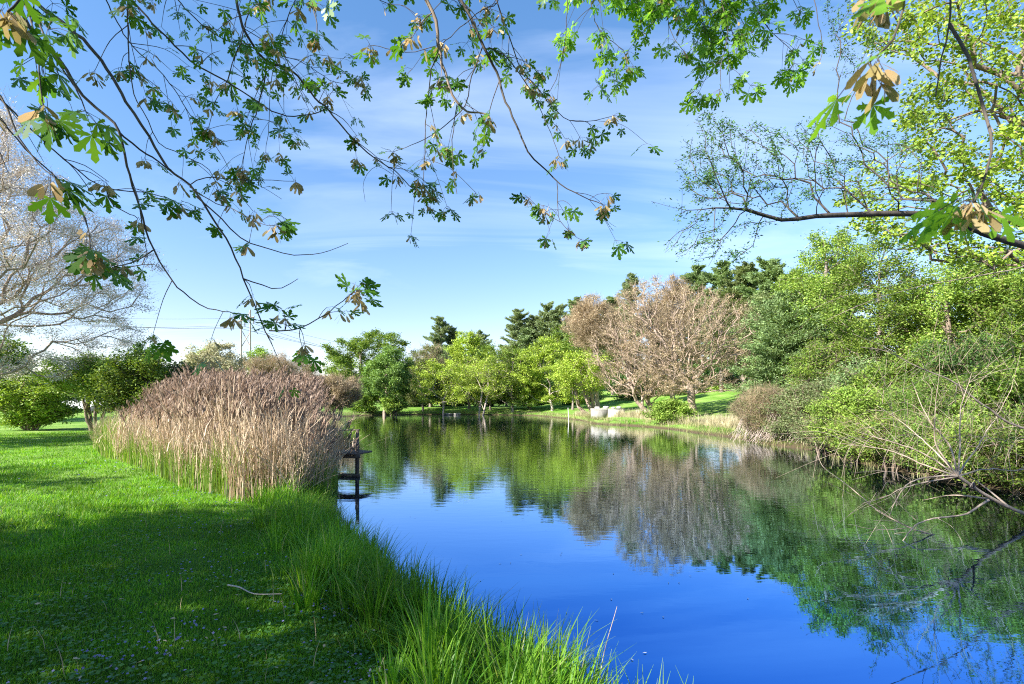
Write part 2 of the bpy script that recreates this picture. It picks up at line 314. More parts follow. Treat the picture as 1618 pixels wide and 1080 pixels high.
def foliage(r, nodes, par, cnt, n, size, spread, flat=.6, asp=.55, maxcnt=3, up=.5, droop=0.):
    sel = np.where((cnt <= maxcnt) & (np.arange(len(nodes)) > 3))[0]
    w = r.gamma(1.2, 1, len(sel)); w /= w.sum(); k = r.choice(sel, n, p=w)
    k2 = par[k]; c = nodes[k] + (nodes[k2] - nodes[k]) * r.uniform(0, 1, (n, 1))
    c = c + r.normal(size=(n, 3)) * spread * np.array([1, 1, flat])
    ax = r.normal(size=(n, 3)) * [1, 1, .5] + [0, 0, -droop]; nr_ = r.normal(size=(n, 3)) + [0, 0, up * 2]
    ln = size * r.uniform(.6, 1.35, n)
    return quads(c, ax, nr_, ln, ln * asp)
def crown_targets(r, n, c, rad, shape='round', lump=.25, hollow=.35):
    out = []; lp = Lump(r, max(rad) * .45); lp2 = Lump(r, max(rad) * .9)
    while len(out) < n:
        p = r.uniform(-1, 1, (n * 3, 3)); z = p[:, 2]
        if shape == 'round': rr_ = np.sqrt((p ** 2).sum(1))
        elif shape == 'egg': wv = np.where(z > 0, 1 - .55 * z ** 1.4, 1.0); rr_ = np.sqrt((p[:, 0] / wv) ** 2 + (p[:, 1] / wv) ** 2 + z ** 2)
        elif shape == 'vase': wv = .55 + .45 * sm(-1, .2, z); rr_ = np.sqrt((p[:, 0] / wv) ** 2 + (p[:, 1] / wv) ** 2 + np.abs(z) ** 2.4)
        elif shape == 'flame': wv = np.clip(.95 - .75 * (z * .5 + .5), .1, 1); rr_ = np.maximum(np.sqrt(p[:, 0] ** 2 + p[:, 1] ** 2) / wv, np.abs(z))
        else: rr_ = np.maximum(np.sqrt(p[:, 0] ** 2 + p[:, 1] ** 2), np.abs(z))
        lim = 1 + lump * lp2(p * rad)
        ok = (rr_ < lim) & (rr_ > hollow * r.uniform(0, 1, len(p))) & (lp(p * rad) > -.36)
        out.extend(p[ok] * rad + c)
    return np.array(out[:n])
def tree(name, px, top, bot, wpx, Y, leaf, bark, label, cat_, seed, shape='egg', nt_=150, nleaf=16000, lsize=.16, spread=.3, r0=None, group=None, trunks=1, lean=0, flat=.6, maxcnt=3, tipr=.012,
         lump=.25, bow=.1, twigs=0, tl=.5, tw=.016, basepx=None, depth=None, hollow=.35, asp=.55, droop=0., step=None, extra=None, expo=.62, crownname='crown'):
    nt_ = int(nt_ * 1.5); nleaf = int(nleaf * 1.35); spread *= .92; lsize *= 1.12; tipr *= .7
    r = np.random.default_rng(seed)
    ct = P(px, top, Y); cbm = P(px, bot, Y); hw = wpx / 2 * Y / F; hz = (ct[2] - cbm[2]) / 2
    c = np.array([ct[0], Y, (ct[2] + cbm[2]) / 2]); bx = P(basepx if basepx is not None else px, 0, Y)[0]
    base = np.array([bx, Y, gz(bx, Y) - .08])
    rad = np.array([hw, depth or hw, hz]) * .92
    r0 = r0 or .028 * (ct[2] - base[2])
    tg = crown_targets(r, nt_, c, rad, shape, lump, hollow)
    if Y < 34 and px > 1150 and not twigs: twigs, tl, tw = 1500, .4, .007; nleaf = int(nleaf * .8)
    H = cbm[2] + (.25 if shape != 'vase' else .05) * hz - base[2]; H = max(H, .25 * (ct[2] - base[2])) if trunks == 1 else max(H * .5, .3)
    all_w = []; tws = []; fol = []
    for q in range(trunks):
        ang = q * 2.39 + seed; off = np.array([math.cos(ang), math.sin(ang) * .5, 0]) * (0 if trunks == 1 else min(.1 * hw + .15 * r0, .9))
        b0 = base + off; m_ = 6; topn = np.array([c[0] * .5 + bx * .5 + off[0] * 2, Y + off[1] * 2, base[2] + H])
        tt = np.linspace(0, 1, m_)[:, None]; nd = b0 * (1 - tt) + topn * tt; nd[1:-1] += r.normal(size=(m_ - 2, 3)) * [.03, .03, 0] * H * .5
        my = tg[q::trunks] if trunks > 1 else tg
        if trunks > 1:
            key = np.argsort((tg - c) @ np.array([math.cos(ang), math.sin(ang), 0])); my = tg[(r.uniform(0, 1, len(tg)) < 1.3 / trunks)]
        # spine of the crown
        if shape in ('egg', 'flame', 'round') and twigs < 8000:
            sp_ = np.array([[c[0] + off[0] * 3, Y, c[2] + hz * k] for k in (-.35, 0, .35, .65)]) + r.normal(size=(4, 3)) * hw * .07
            s_ = sp_[sp_[:, 2] > topn[2] + .3]; nd = np.vstack([nd, s_]) if len(s_) else nd
        nodes, par = grow(r, nd, [0] + list(range(len(nd) - 1)), my, step=step or max(.25, hz / 9), bow=bow, order_from=topn)
        rd, cn_ = radii(nodes, par, r0 / math.sqrt(trunks) * (1.15 if trunks > 1 else 1), tipr, expo if twigs < 8000 else .52)
        rd[0] *= 1.45; rd[1] *= 1.12
        all_w.append(wood(nodes, par, rd, 5, r0 * .3)[:2]); fol.append(foliage(r, nodes, par, cn_, nleaf // trunks, lsize, spread, flat, asp, maxcnt, droop=droop))
        if twigs:
            n = twigs // trunks; sel = np.where((cn_ <= 6) & (np.arange(len(nodes)) > 5))[0]; k = r.choice(sel, n); cc = nodes[k] + r.normal(size=(n, 3)) * spread * .9
            ax = norm(cc - (c - [0, 0, hz * .9])) + r.normal(size=(n, 3)) * .75; tws.append(quads(cc, ax, r.normal(size=(n, 3)), tl * r.uniform(.5, 1.5, n), tw))
    root = empty(name, base); tag(root, label, cat_, group)
    v, f, _ = cat(all_w); build('trunk' if trunks == 1 else 'stems', [(v, f, 0)], bk(bark), root, smooth=True)
    v, f, _ = cat(fol); v2, f2, _ = cat(tws); build(crownname, [(v, f, 0), (v2, f2, 1)], [lm(leaf), lm('twig')], root)
    return root
def conifer(name, px, top, Y, wpx, label, seed, leaf='pine', bark='brown', bare=.25, nw=26, per=6, group=None, droop=.1, sparse=0., size=.34, base_y=None):
    r = np.random.default_rng(seed); tp = P(px, top, Y); x = tp[0]; z0 = gz(x, Y) - .05; H = tp[2] - z0; hw = wpx / 2 * Y / F
    root = empty(name, (x, Y, z0)); tag(root, label, 'conifer', group)
    tr = np.array([[x, Y, z0 + H * k] for k in np.linspace(0, 1, 9)]); tr[1:-1, :2] += r.normal(size=(7, 2)) * .01 * H
    rad0 = .016 * H; ws = [tube(tr, np.linspace(rad0, .02, 9), 8)]; P0 = []; P1 = []; cs = []; axs = []
    for w_ in range(nw):
        k = bare + (1 - bare) * (w_ + .5) / nw; zz = z0 + H * k; u_ = (k - bare) / (1 - bare); env = hw * (1.12 * math.sqrt(max(0, 1 - u_ ** 2.2)) * (.75 + .25 * math.sin(w_ * 2.1 + seed)) + .08)
        if k < bare + .12: env *= .75
        for b_ in range(per):
            if r.uniform() < sparse: continue
            a = r.uniform(0, 6.283); ln = env * r.uniform(.55, 1.12); s = np.array([x, Y, zz + r.normal() * H * .012]); d = np.array([math.cos(a), math.sin(a), .12 - droop + .35 * (k - .4)])
            tt = np.linspace(0, 1, 6)[:, None]; pts = s + d * ln * tt + np.array([0, 0, .18 * ln]) * tt ** 2.4
            P0.append(pts[:-1]); P1.append(pts[1:])
            n = int(14 + 30 * ln); u = r.uniform(.18, 1.05, n)[:, None]; side = np.array([-d[1], d[0], 0]) / (np.linalg.norm(d[:2]) + 1e-9)
            sd = r.choice([-1, 1], n)[:, None] * r.uniform(.0, 1, (n, 1)); wdt = .34 * ln * (1 - .75 * np.abs(u - .45))
            c = s + d * ln * u + np.array([0, 0, .18 * ln]) * u ** 2.4 + side * sd * wdt + r.normal(size=(n, 3)) * [.05, .05, .06] * (1 + .1 * ln)
            cs.append(c); axs.append(np.broadcast_to(d, (n, 3)) + side * sd * 1.2 + r.normal(size=(n, 3)) * .35)
    P0 = np.concatenate(P0); P1 = np.concatenate(P1); ws.append(tubes(P0, P1, np.full(len(P0), .022), np.full(len(P0), .014), 4))
    v, f, _ = cat(ws); build('trunk', [(v, f, 0)], bk(bark), root, smooth=True)
    c = np.concatenate(cs); a = np.concatenate(axs); c = np.repeat(c, 5, 0) + r.normal(size=(len(c) * 5, 3)) * [.10, .10, .07]; a = np.repeat(a, 5, 0) + r.normal(size=(len(c), 3)) * .55 + [0, 0, .25]
    v, f = quads(c, a, r.normal(size=c.shape) + [0, 0, 1.2], size * r.uniform(.6, 1.3, len(c)), size * .26)
    build('crown', [(v, f, 0)], lm(leaf), root); return root
def copy_tree(root, x, y, s=1., rz=0., label=None):
    c = root.copy(); COL.objects.link(c); c.location = (x, y, gz(x, y) - .08); c.scale = (s,) * 3; c.rotation_euler.z = rz
    if label: c['label'] = label
    for ch in root.children:
        d = ch.copy(); COL.objects.link(d); d.parent = c
    return c


# ---------------------------------------------------------------- trees across the pond
G = 'small trees along the far bank'
tree('tree', 572, 513, 628, 140, 84, 'mid', 'grey', 'large round green tree behind the far left bank, its trunk bare low down', 'tree', 11, 'round', 230, 30000, .24, .42, r0=.42, basepx=566, lump=.5)
tree('tree', 612, 540, 650, 92, 71, 'blue', 'tan', 'drooping blue-green tree with a pale trunk at the left end of the far bank', 'tree', 12, 'egg', 190, 24000, .2, .34, r0=.26, basepx=607, group=G, lump=.4, droop=.5)
tree('bush', 572, 608, 655, 60, 72, 'fresh', 'brown', 'bright green bush left of the drooping tree on the far bank', 'bush', 13, 'round', 90, 9000, .18, .3, trunks=4, r0=.12)
tree('bush', 622, 622, 656, 40, 70, 'fresh', 'brown', 'low leafy bush at the foot of the drooping tree', 'bush', 14, 'round', 60, 5000, .18, .25, trunks=4, r0=.1)
tree('tree', 680, 533, 640, 84, 84, 'olive', 'grey', 'sparse olive-tan tree behind the first slim trunk of the far bank', 'tree', 15, 'round', 200, 9000, .2, .4, r0=.22, tipr=.03, twigs=9000, tl=.8, tw=.03)
tree('tree', 700, 568, 642, 103, 72, 'lime', 'pale', 'small yellow-green tree nearest the drooping tree, with one slim pale trunk', 'tree', 16, 'round', 110, 8500, .19, .3, r0=.14, basepx=700, group=G, lump=.5)
tree('tree', 741, 515, 618, 75, 80, 'lime', 'grey', 'tall lime-green tree standing behind the slim trunks, left of centre', 'tree', 17, 'egg', 150, 15000, .21, .34, r0=.2, lump=.4)
tree('tree', 757, 556, 642, 117, 72, 'lime', 'pale', 'low yellow-green tree with two slim pale trunks on the far bank', 'tree', 18, 'round', 120, 9500, .18, .32, r0=.17, trunks=2, basepx=757, group=G, lump=.5, twigs=1200, tl=.8, tw=.026)
tree('tree', 808, 519, 645, 100, 74, 'mid', 'pale', 'tall mid-green tree with a thin white trunk in the middle of the far bank', 'tree', 19, 'egg', 150, 11500, .19, .34, r0=.15, basepx=810, group=G, lump=.5)
tree('tree', 864, 522, 640, 123, 72, 'lime', 'pale', 'bright lime-yellow broad tree, brightest on the far bank, left of the concrete wall', 'tree', 20, 'egg', 170, 19000, .2, .32, r0=.17, basepx=873, group=G, lump=.45)
tree('tree', 838, 590, 640, 73, 76, 'lime', 'grey', 'low lime-green tree between the white trunk and the brightest tree', 'tree', 21, 'round', 90, 7000, .19, .3, r0=.12, lump=.4)
tree('tree', 775, 560, 640, 80, 78, 'lime', 'grey', 'yellow-green tree behind the two slim trunks', 'tree', 22, 'egg', 130, 13000, .2, .32, r0=.15, lump=.4)
tree('tree', 668, 560, 645, 70, 78, 'olive', 'grey', 'olive tree between the drooping tree and the first slim trunk', 'tree', 23, 'egg', 130, 12000, .2, .32, r0=.15, lump=.4)
tree('tree', 835, 535, 630, 70, 79, 'mid', 'grey', 'mid-green tree filling behind the brightest lime tree on its left', 'tree', 24, 'egg', 130, 12000, .2, .32, r0=.15, lump=.4)
tree('tree', 905, 520, 640, 70, 70, 'mid', 'grey', 'mid-green tree behind the leaning yellow-green one', 'tree', 25, 'egg', 130, 12000, .2, .32, r0=.15, lump=.4)
tree('tree', 720, 545, 640, 70, 86, 'mid', 'grey', 'mid-green tree under the lone pine', 'tree', 26, 'egg', 130, 12000, .2, .32, r0=.15, lump=.4)
for k, (px, top, w, Y, lf, nm) in enumerate([(655, 545, 70, 98, 'mid', 'between the drooping tree and the lone pine'), (778, 532, 76, 98, 'mid', 'left of the white-trunked tree'), (828, 512, 70, 99, 'spruce', 'just right of the white-trunked tree'), (800, 545, 60, 92, 'olive', 'low behind the white-trunked tree'),
        (900, 488, 74, 94, 'mid', 'behind the brightest lime tree on its right'), (865, 505, 70, 99, 'spruce', 'directly behind the brightest lime tree'), (705, 535, 60, 98, 'spruce', 'below the lone pine')]):
    tree('tree', px, top, 640, w * 1.15, Y, lf, 'grey', 'woodland tree closing the gap ' + nm, 'tree', 240 + k, 'egg', 130, 12000, .26, .4, r0=.2, lump=.4, group='woodland trees closing the far gaps')
# dark understorey behind
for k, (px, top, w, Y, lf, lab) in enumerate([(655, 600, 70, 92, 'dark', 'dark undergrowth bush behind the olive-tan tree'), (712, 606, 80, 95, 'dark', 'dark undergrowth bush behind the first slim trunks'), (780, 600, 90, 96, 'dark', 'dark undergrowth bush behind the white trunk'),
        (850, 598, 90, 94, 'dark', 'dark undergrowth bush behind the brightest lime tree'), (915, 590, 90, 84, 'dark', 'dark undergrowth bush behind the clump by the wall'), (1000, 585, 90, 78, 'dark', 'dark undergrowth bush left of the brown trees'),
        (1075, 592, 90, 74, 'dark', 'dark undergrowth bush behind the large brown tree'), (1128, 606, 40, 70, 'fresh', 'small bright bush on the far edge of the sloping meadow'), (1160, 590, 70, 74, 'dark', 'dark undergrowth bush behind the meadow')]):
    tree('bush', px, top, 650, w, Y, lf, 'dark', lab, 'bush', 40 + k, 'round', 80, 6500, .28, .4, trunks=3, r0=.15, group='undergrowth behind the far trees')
for k, (px, top, Y, w, lab, lf) in enumerate([(696, 502, 108, 44, 'lone blue-green pine rising above the olive-tan tree', 'pine'), (716, 520, 110, 40, 'pine just right of the lone blue-green pine', 'pine'), (757, 524, 108, 40, 'pine behind the tall lime tree', 'pine'),
        (818, 489, 100, 48, 'pine above the white-trunked tree', 'pine'), (845, 500, 100, 46, 'pine left of the two dark pine tops', 'pine'), (866, 480, 98, 46, 'left one of the two dark pine tops', 'pine'), (884, 482, 97, 40, 'right one of the two dark pine tops', 'pine'),
        (912, 470, 92, 50, 'pine behind the tan-topped trees beside the wall', 'spruce'), (998, 434, 80, 44, 'narrow pointed conifer above the brown trees', 'pine'), (968, 470, 86, 50, 'conifer behind the left brown tree', 'spruce'),
        (1100, 425, 70, 70, 'broad pine behind the crown of the large brown tree', 'spruce'), (1140, 418, 66, 60, 'pine showing over the right of the brown crown', 'spruce'), (1176, 422, 62, 76, 'tall pale pine right of the brown crown', 'pale'),
        (1218, 412, 58, 80, 'tall pine in the middle of the right-hand wood', 'spruce'), (1255, 430, 54, 62, 'pine deep in the right-hand wood', 'spruce'), (940, 500, 96, 50, 'dark conifer behind the clump by the wall', 'dark'), (1040, 480, 84, 60, 'dark conifer behind the brown trees', 'dark')]):
    conifer('pine_tree', px, top, Y, w * 1.22, lab, 60 + k, lf, 'grey', bare=.2, nw=22, per=7, group='conifers of the wood behind the pond', sparse=.1, size=.42)
# clump beside the wall and brown trees
tree('tree', 935, 462, 560, 92, 58, 'tan', 'pale', 'tan-topped sparse tree standing directly behind the concrete wall', 'tree', 81, 'egg', 260, 12000, .14, .3, r0=.24, basepx=946, tipr=.022, lump=.4, twigs=16000, tl=.8, tw=.024)
tree('tree', 918, 545, 640, 112, 57, 'lime', 'tan', 'leaning yellow-green tree with dark and pale trunks left of the concrete wall', 'tree', 82, 'round', 170, 15000, .16, .3, r0=.3, trunks=3, basepx=934, lump=.45)
tree('tree', 1008, 450, 634, 176, 47, 'tan', 'tan', 'brown budding tree left of the largest one, with paired trunks', 'tree', 83, 'round', 800, 9000, .12, .16, r0=.28, trunks=2, basepx=1033, tipr=.018, lump=.3, maxcnt=2, twigs=9000, tl=.6, tw=.016)
tree('tree', 1086, 427, 628, 232, 42, 'tan', 'tan', 'largest brown budding tree with a spreading round crown on the meadow edge', 'tree', 84, 'round', 1300, 14000, .11, .14, r0=.32, basepx=1094, tipr=.016, lump=.3, maxcnt=2, hollow=.35, bow=.04, twigs=14000, tl=.55, tw=.014)
tree('tree', 1064, 425, 520, 70, 52, 'rust', 'tan', 'thin reddish tree top rising behind the two brown trees', 'tree', 85, 'egg', 140, 4500, .12, .25, r0=.2, tipr=.016, twigs=7000, tl=.8, tw=.02)
tree('bush', 1056, 629, 668, 84, 38.5, 'fresh', 'brown', 'bright green rounded bush on the bank before the brown trees', 'bush', 86, 'round', 120, 13000, .12, .2, trunks=5, r0=.1)
# right-hand wood
tree('tree', 1196, 452, 590, 76, 50, 'pale', 'grey', 'pale sage tree between the brown crown and the right-hand wood', 'tree', 90, 'egg', 170, 15000, .15, .3, r0=.2, lump=.4)
tree('tree', 1302, 345, 560, 150, 33, 'fresh', 'grey', 'tall yellow-green tree at the front of the right-hand wood', 'tree', 91, 'egg', 300, 30000, .12, .26, r0=.26, lump=.5)
tree('tree', 1250, 420, 600, 100, 36, 'mid', 'grey', 'green tree left of the tall yellow-green one', 'tree', 92, 'egg', 200, 20000, .13, .28, r0=.2, lump=.4)
tree('tree', 1385, 330, 600, 170, 27, 'mid', 'grey', 'tall thin-leaved tree in the middle right with its grey stem showing', 'tree', 93, 'egg', 330, 30000, .10, .25, r0=.2, lump=.5, tipr=.009)
tree('tree', 1500, 400, 640, 220, 24, 'fresh', 'brown', 'broad green tree behind the willow stems', 'tree', 94, 'round', 320, 42000, .10, .25, r0=.2, lump=.45)
tree('tree', 1640, 330, 640, 240, 22, 'mid', 'brown', 'dense green tree cut by the right edge of the view', 'tree', 95, 'round', 320, 42000, .10, .25, r0=.22, lump=.4)
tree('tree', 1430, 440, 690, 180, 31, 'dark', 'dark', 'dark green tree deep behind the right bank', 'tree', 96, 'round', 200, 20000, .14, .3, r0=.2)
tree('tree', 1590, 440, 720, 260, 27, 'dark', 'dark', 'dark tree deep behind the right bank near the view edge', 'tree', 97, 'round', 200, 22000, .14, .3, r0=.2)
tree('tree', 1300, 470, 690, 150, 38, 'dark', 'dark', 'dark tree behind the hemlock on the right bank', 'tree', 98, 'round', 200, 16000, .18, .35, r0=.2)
conifer('hemlock_tree', 1245, 470, 33, 150, 'feathery hemlock with layered flat sprays above the grey-green thicket', 99, 'spruce', 'brown', bare=.12, nw=30, per=8, size=.22)
conifer('pine_tree', 1330, 420, 40, 110, 'dark pine behind the tall yellow-green tree', 100, 'dark', 'brown', bare=.1, nw=24, per=6, size=.3)
# thickets on the right bank
tree('thicket', 1205, 606, 696, 110, 25.5, 'olive', 'pale', 'grey-green thicket with pale arching dead stems at the water, right of the meadow', 'thicket', 110, 'round', 420, 22000, .06, .16, trunks=7, r0=.09, tipr=.005, basepx=1225, twigs=14000, tl=.6, tw=.010)
tree('thicket', 1275, 590, 700, 120, 22.5, 'pale', 'brown', 'pale leafy thicket between the grey-green one and the low fresh-green bush', 'thicket', 111, 'round', 300, 24000, .07, .17, trunks=6, r0=.09, tipr=.006)
tree('bush', 1365, 600, 726, 170, 17.0, 'fresh', 'brown', 'fresh green bush hanging low over the water on the right bank', 'bush', 112, 'round', 420, 44000, .065, .15, trunks=6, r0=.09, tipr=.006, basepx=1385)
tree('bush', 1480, 590, 735, 180, 15.2, 'willow', 'brown', 'narrow-leaved bush behind the fan of willow stems', 'bush', 113, 'round', 420, 30000, .075, .16, trunks=6, r0=.09, tipr=.006, asp=.3)
tree('bush', 1610, 560, 745, 200, 13.8, 'fresh', 'brown', 'leafy bush over the water at the right edge', 'bush', 114, 'round', 420, 34000, .07, .15, trunks=6, r0=.09, tipr=.006)
tree('bush', 1432, 540, 690, 170, 20.0, 'mid', 'brown', 'taller mid-green bush behind the low fresh-green one', 'bush', 115, 'round', 300, 30000, .085, .2, trunks=5, r0=.1, tipr=.006)
tree('bush', 1760, 520, 745, 220, 12.6, 'mid', 'brown', 'bush on the right bank beyond the view edge', 'bush', 116, 'round', 200, 20000, .08, .2, trunks=5, r0=.1)

for k, (px, top, bot, w, Y, lf, nm) in enumerate([(1300, 655, 714, 90, 19.2, 'pale', 'leftmost of the low row'), (1352, 648, 726, 100, 16.6, 'fresh', 'second from the left in the low row'), (1408, 655, 738, 100, 14.6, 'mid', 'third from the left in the low row'),
        (1468, 650, 748, 110, 13.6, 'willow', 'in the middle of the fan of dead stems'), (1535, 650, 764, 120, 12.1, 'fresh', 'right of the fan of dead stems'), (1612, 640, 777, 140, 11.2, 'mid', 'last before the view edge'), (1700, 640, 790, 140, 10.4, 'mid', 'just past the view edge')]):
    tree('bush', px, top, bot - 9, w, Y, lf, 'brown', 'low bush overhanging the water, ' + nm, 'bush', 170 + k, 'round', 230, 15000, .06, .13, trunks=5, r0=.06, tipr=.005, group='low bushes overhanging the water', bow=-.12, asp=.45)
for k, (px, top, w, Y, lf, nm) in enumerate([(1290, 520, 120, 27, 'mid', 'left'), (1350, 560, 120, 22, 'spruce', 'middle'), (1530, 520, 160, 19, 'dark', 'right')]):
    tree('bush', px, top, 700, w, Y, lf, 'brown', 'tall leafy bush behind the low overhanging bushes, the ' + nm + ' one', 'bush', 180 + k, 'round', 260, 22000, .08, .2, trunks=4, r0=.1, group='tall bushes filling the right bank')

# ---------------------------------------------------------------- left side
tree('tree', -40, 130, 615, 420, 22, 'pink', 'tan', 'big pale tree in pinkish-white bud at the left edge of the lawn', 'tree', 120, 'round', 1400, 95000, .07, .22, r0=.3, tipr=.012, lump=.45, maxcnt=2, basepx=-95, hollow=.2, bow=.02, twigs=30000, tl=.45, tw=.009)
tree('bush', 48, 590, 676, 125, 27, 'fresh', 'tan', 'spreading bright green shrub on the lawn at the far left, pale stems showing', 'bush', 121, 'round', 240, 17000, .11, .2, trunks=6, r0=.14, tipr=.012)
tree('bush', 152, 556, 632, 140, 26, 'fresh', 'brown', 'green shrub between the spreading one and the reeds', 'bush', 122, 'round', 220, 18000, .10, .2, trunks=4, r0=.13, tipr=.01)
tree('bush', 215, 548, 685, 120, 21.5, 'mid', 'dark', 'dark-stemmed shrub with upright shoots directly left of the reeds', 'bush', 123, 'round', 240, 16000, .09, .2, trunks=4, r0=.12, tipr=.01)
tree('bush', 232, 524, 620, 130, 22.5, 'blue', 'dark', 'tall bare-tipped shoots rising from the shrub behind the reeds', 'bush', 124, 'flame', 90, 7000, .10, .07, trunks=8, r0=.08, tipr=.008, flat=1.5, bow=.3)
tree('bush', 290, 572, 660, 110, 24, 'olive', 'brown', 'olive shrub just behind the tallest reeds', 'bush', 125, 'round', 160, 14000, .10, .22, trunks=4, r0=.12)
tree('tree', -15, 530, 630, 110, 34, 'mid', 'dark', 'dark green tree at the far left edge behind the lawn', 'tree', 126, 'round', 150, 14000, .15, .3, r0=.2)
tree('tree', 343, 530, 640, 90, 47, 'cream', 'grey', 'rounded cream-white blossoming tree behind the reeds', 'tree', 127, 'round', 200, 20000, .15, .26, r0=.18)
tree('tree', 318, 538, 640, 40, 50, 'fresh', 'grey', 'small green tree peeking out left of the cream-white one', 'tree', 128, 'round', 90, 6000, .17, .26, r0=.15)
tree('tree', 413, 538, 640, 60, 54, 'fresh', 'grey', 'green treetop right of the power pole', 'tree', 129, 'egg', 100, 7000, .17, .28, r0=.16)
tree('bush', 425, 553, 650, 100, 46, 'tan', 'tan', 'brown leafless shrub behind the reeds, under the green treetop', 'bush', 130, 'round', 300, 9000, .10, .22, trunks=5, r0=.13, tipr=.016, twigs=12000, tl=.7, tw=.018)
tree('bush', 480, 560, 650, 60, 50, 'olive', 'tan', 'pale grey-green shrub behind the reeds', 'bush', 131, 'round', 200, 6000, .11, .24, trunks=4, r0=.12, tipr=.014, twigs=6000, tl=.7, tw=.018)
tree('bush', 530, 582, 655, 80, 48, 'tan', 'tan', 'low rusty-brown shrub right of the grey-green one', 'bush', 132, 'round', 220, 9000, .11, .22, trunks=5, r0=.12, tipr=.014, twigs=9000, tl=.7, tw=.018)
for k, (px, top, w, Y, lab) in enumerate([(30, 615, 200, 60, 'hedge-like bush far back on the left'), (200, 610, 160, 55, 'far bush behind the left shrubs'), (-90, 600, 200, 50, 'far bush outside the left edge'), (120, 610, 130, 72, 'distant bush behind the white car')]):
    tree('bush', px, top, 652, w, Y, 'mid', 'brown', lab, 'bush', 140 + k, 'round', 110, 9000, .2, .35, trunks=4, r0=.14, group='bushes far back on the left')
# distant wood that closes the horizon (reads as one mass)
r = np.random.default_rng(5); cs = []
for a in np.linspace(-math.pi * .62, math.pi * .62, 150):
    D_ = 150 + r.uniform(-12, 25); x, y = D_ * math.sin(a), D_ * math.cos(a); h = 7 + 3 * r.uniform(); z0 = gz(x, y)
    n = 900; p = r.normal(size=(n, 3)); p /= np.linalg.norm(p, axis=1, keepdims=True); cs.append(p * r.uniform(.55, 1, (n, 1)) * [5.2, 4, h * .52] + [x, y, z0 + h * .5])
c = np.concatenate(cs); v, f = quads(c, r.normal(size=c.shape), r.normal(size=c.shape) + [0, 0, 1], .9, .6)
tag(build('distant_wood', [(v, f, 0)], lm('dark')), 'far belt of green woodland closing the horizon', 'woodland', kind='stuff')
# trees on the lawn that shade the foreground
GS = 'tall trees on the lawn left of the viewer'
def shade_tree(x, y, top, hw, bot, seed, label, nl=15000, nt_=180):
    r = np.random.default_rng(seed); base = np.array([x, y, gz(x, y) - .08]); c = np.array([x, y, (top + bot) / 2]); rad = np.array([hw, hw, (top - bot) / 2])
    tg = crown_targets(r, nt_, c, rad, 'round', .3, .3); nd = np.array([[x, y, base[2] + k * (bot + 1.5)] for k in np.linspace(0, 1, 6)]); nd[1:-1] += r.normal(size=(4, 3)) * [.12, .12, 0]
    nodes, par = grow(r, nd, [0, 0, 1, 2, 3, 4], tg, step=.6); rd, cn_ = radii(nodes, par, .34, .012)
    root = empty('maple_tree', base); tag(root, label, 'tree', GS)
    v, f, _ = wood(nodes, par, rd, 5, .1); build('trunk', [(v, f, 0)], bk('grey'), root, smooth=True)
    v, f = foliage(r, nodes, par, cn_, nl, .2, .42, .6, .7); build('crown', [(v, f, 0)], lm('mid'), root)
shade_tree(-12.3, -.2, 13.0, 2.8, 3.4, 201, 'tall maple nearest the viewer on the left, shading the foreground grass', 24000, 240)
shade_tree(-16, -7, 10.5, 4.2, 3.5, 202, 'tall maple farther behind the viewer on the left', 20000)
shade_tree(-21, 4.0, 8.8, 3.0, 2.8, 203, 'middle maple of the row left of the lawn', 9000, 150)
shade_tree(-30, 12.5, 12, 4.0, 3.0, 204, 'far maple of the row left of the lawn', 12000)
shade_tree(-34, 2.5, 11, 4.0, 3.0, 205, 'maple set back beyond the row left of the lawn', 12000)


# ---------------------------------------------------------------- reed bed
def inpoly(x, y, poly):
    A = np.array(poly); B = np.roll(A, -1, 0); c = ((A[:, 1] > y[:, None]) != (B[:, 1] > y[:, None])) & (x[:, None] < (B[:, 0] - A[:, 0]) * (y[:, None] - A[:, 1]) / (B[:, 1] - A[:, 1] + 1e-9) + A[:, 0])
    return c.sum(1) % 2 == 1
def ribbons(base, dirh, h, w, bend, seg=4, face=None, taper=1.0, up=None):
    """upright tapering strips: base points, horizontal lean direction, height, width, bend"""
    n = len(base); t = np.linspace(0, 1, seg + 1)[None, :, None]
    up = np.array([0, 0, 1.]) if up is None else up
    h = h[:, None, None]; bend = bend[:, None, None]; d = dirh[:, None]
    c = base[:, None] + up * h * (t - .35 * np.clip(bend, 0, 1.2) * t ** 2.2) + d * h * bend * t ** 1.8
    side = np.stack([-dirh[:, 1], dirh[:, 0], 0 * dirh[:, 0]], 1) if face is None else face
    wd = w[:, None, None] * (1 - taper * t ** 1.5) * .5 + .0004
    Lf = c - side[:, None] * wd; Rt = c + side[:, None] * wd
    V = np.stack([Lf, Rt], 2).reshape(n, -1, 3); k = np.arange(seg)
    f = np.stack([2 * k, 2 * k + 1, 2 * k + 3, 2 * k + 2], 1)[None] + (np.arange(n) * 2 * (seg + 1))[:, None, None]
    return V.reshape(-1, 3), f.reshape(-1, 4), c
def hdir(r, n, bias=(0, 0), k=1.): a = r.uniform(0, 6.283, n); v = np.stack([np.cos(a) * k + bias[0], np.sin(a) * k + bias[1], 0 * a], 1); return norm(v)
def scatter(r, poly, n):
    A = np.array(poly); out = np.zeros((0, 2))
    while len(out) < n:
        q = r.uniform(A.min(0), A.max(0), (n * 2, 2)); q = q[inpoly(q[:, 0], q[:, 1], poly)]; out = np.vstack([out, q])
    return out[:n]
def base3(xy): return np.column_stack([xy, np.maximum(ground(xy[:, 0], xy[:, 1]), -.15) - .02])
r = np.random.default_rng(300)
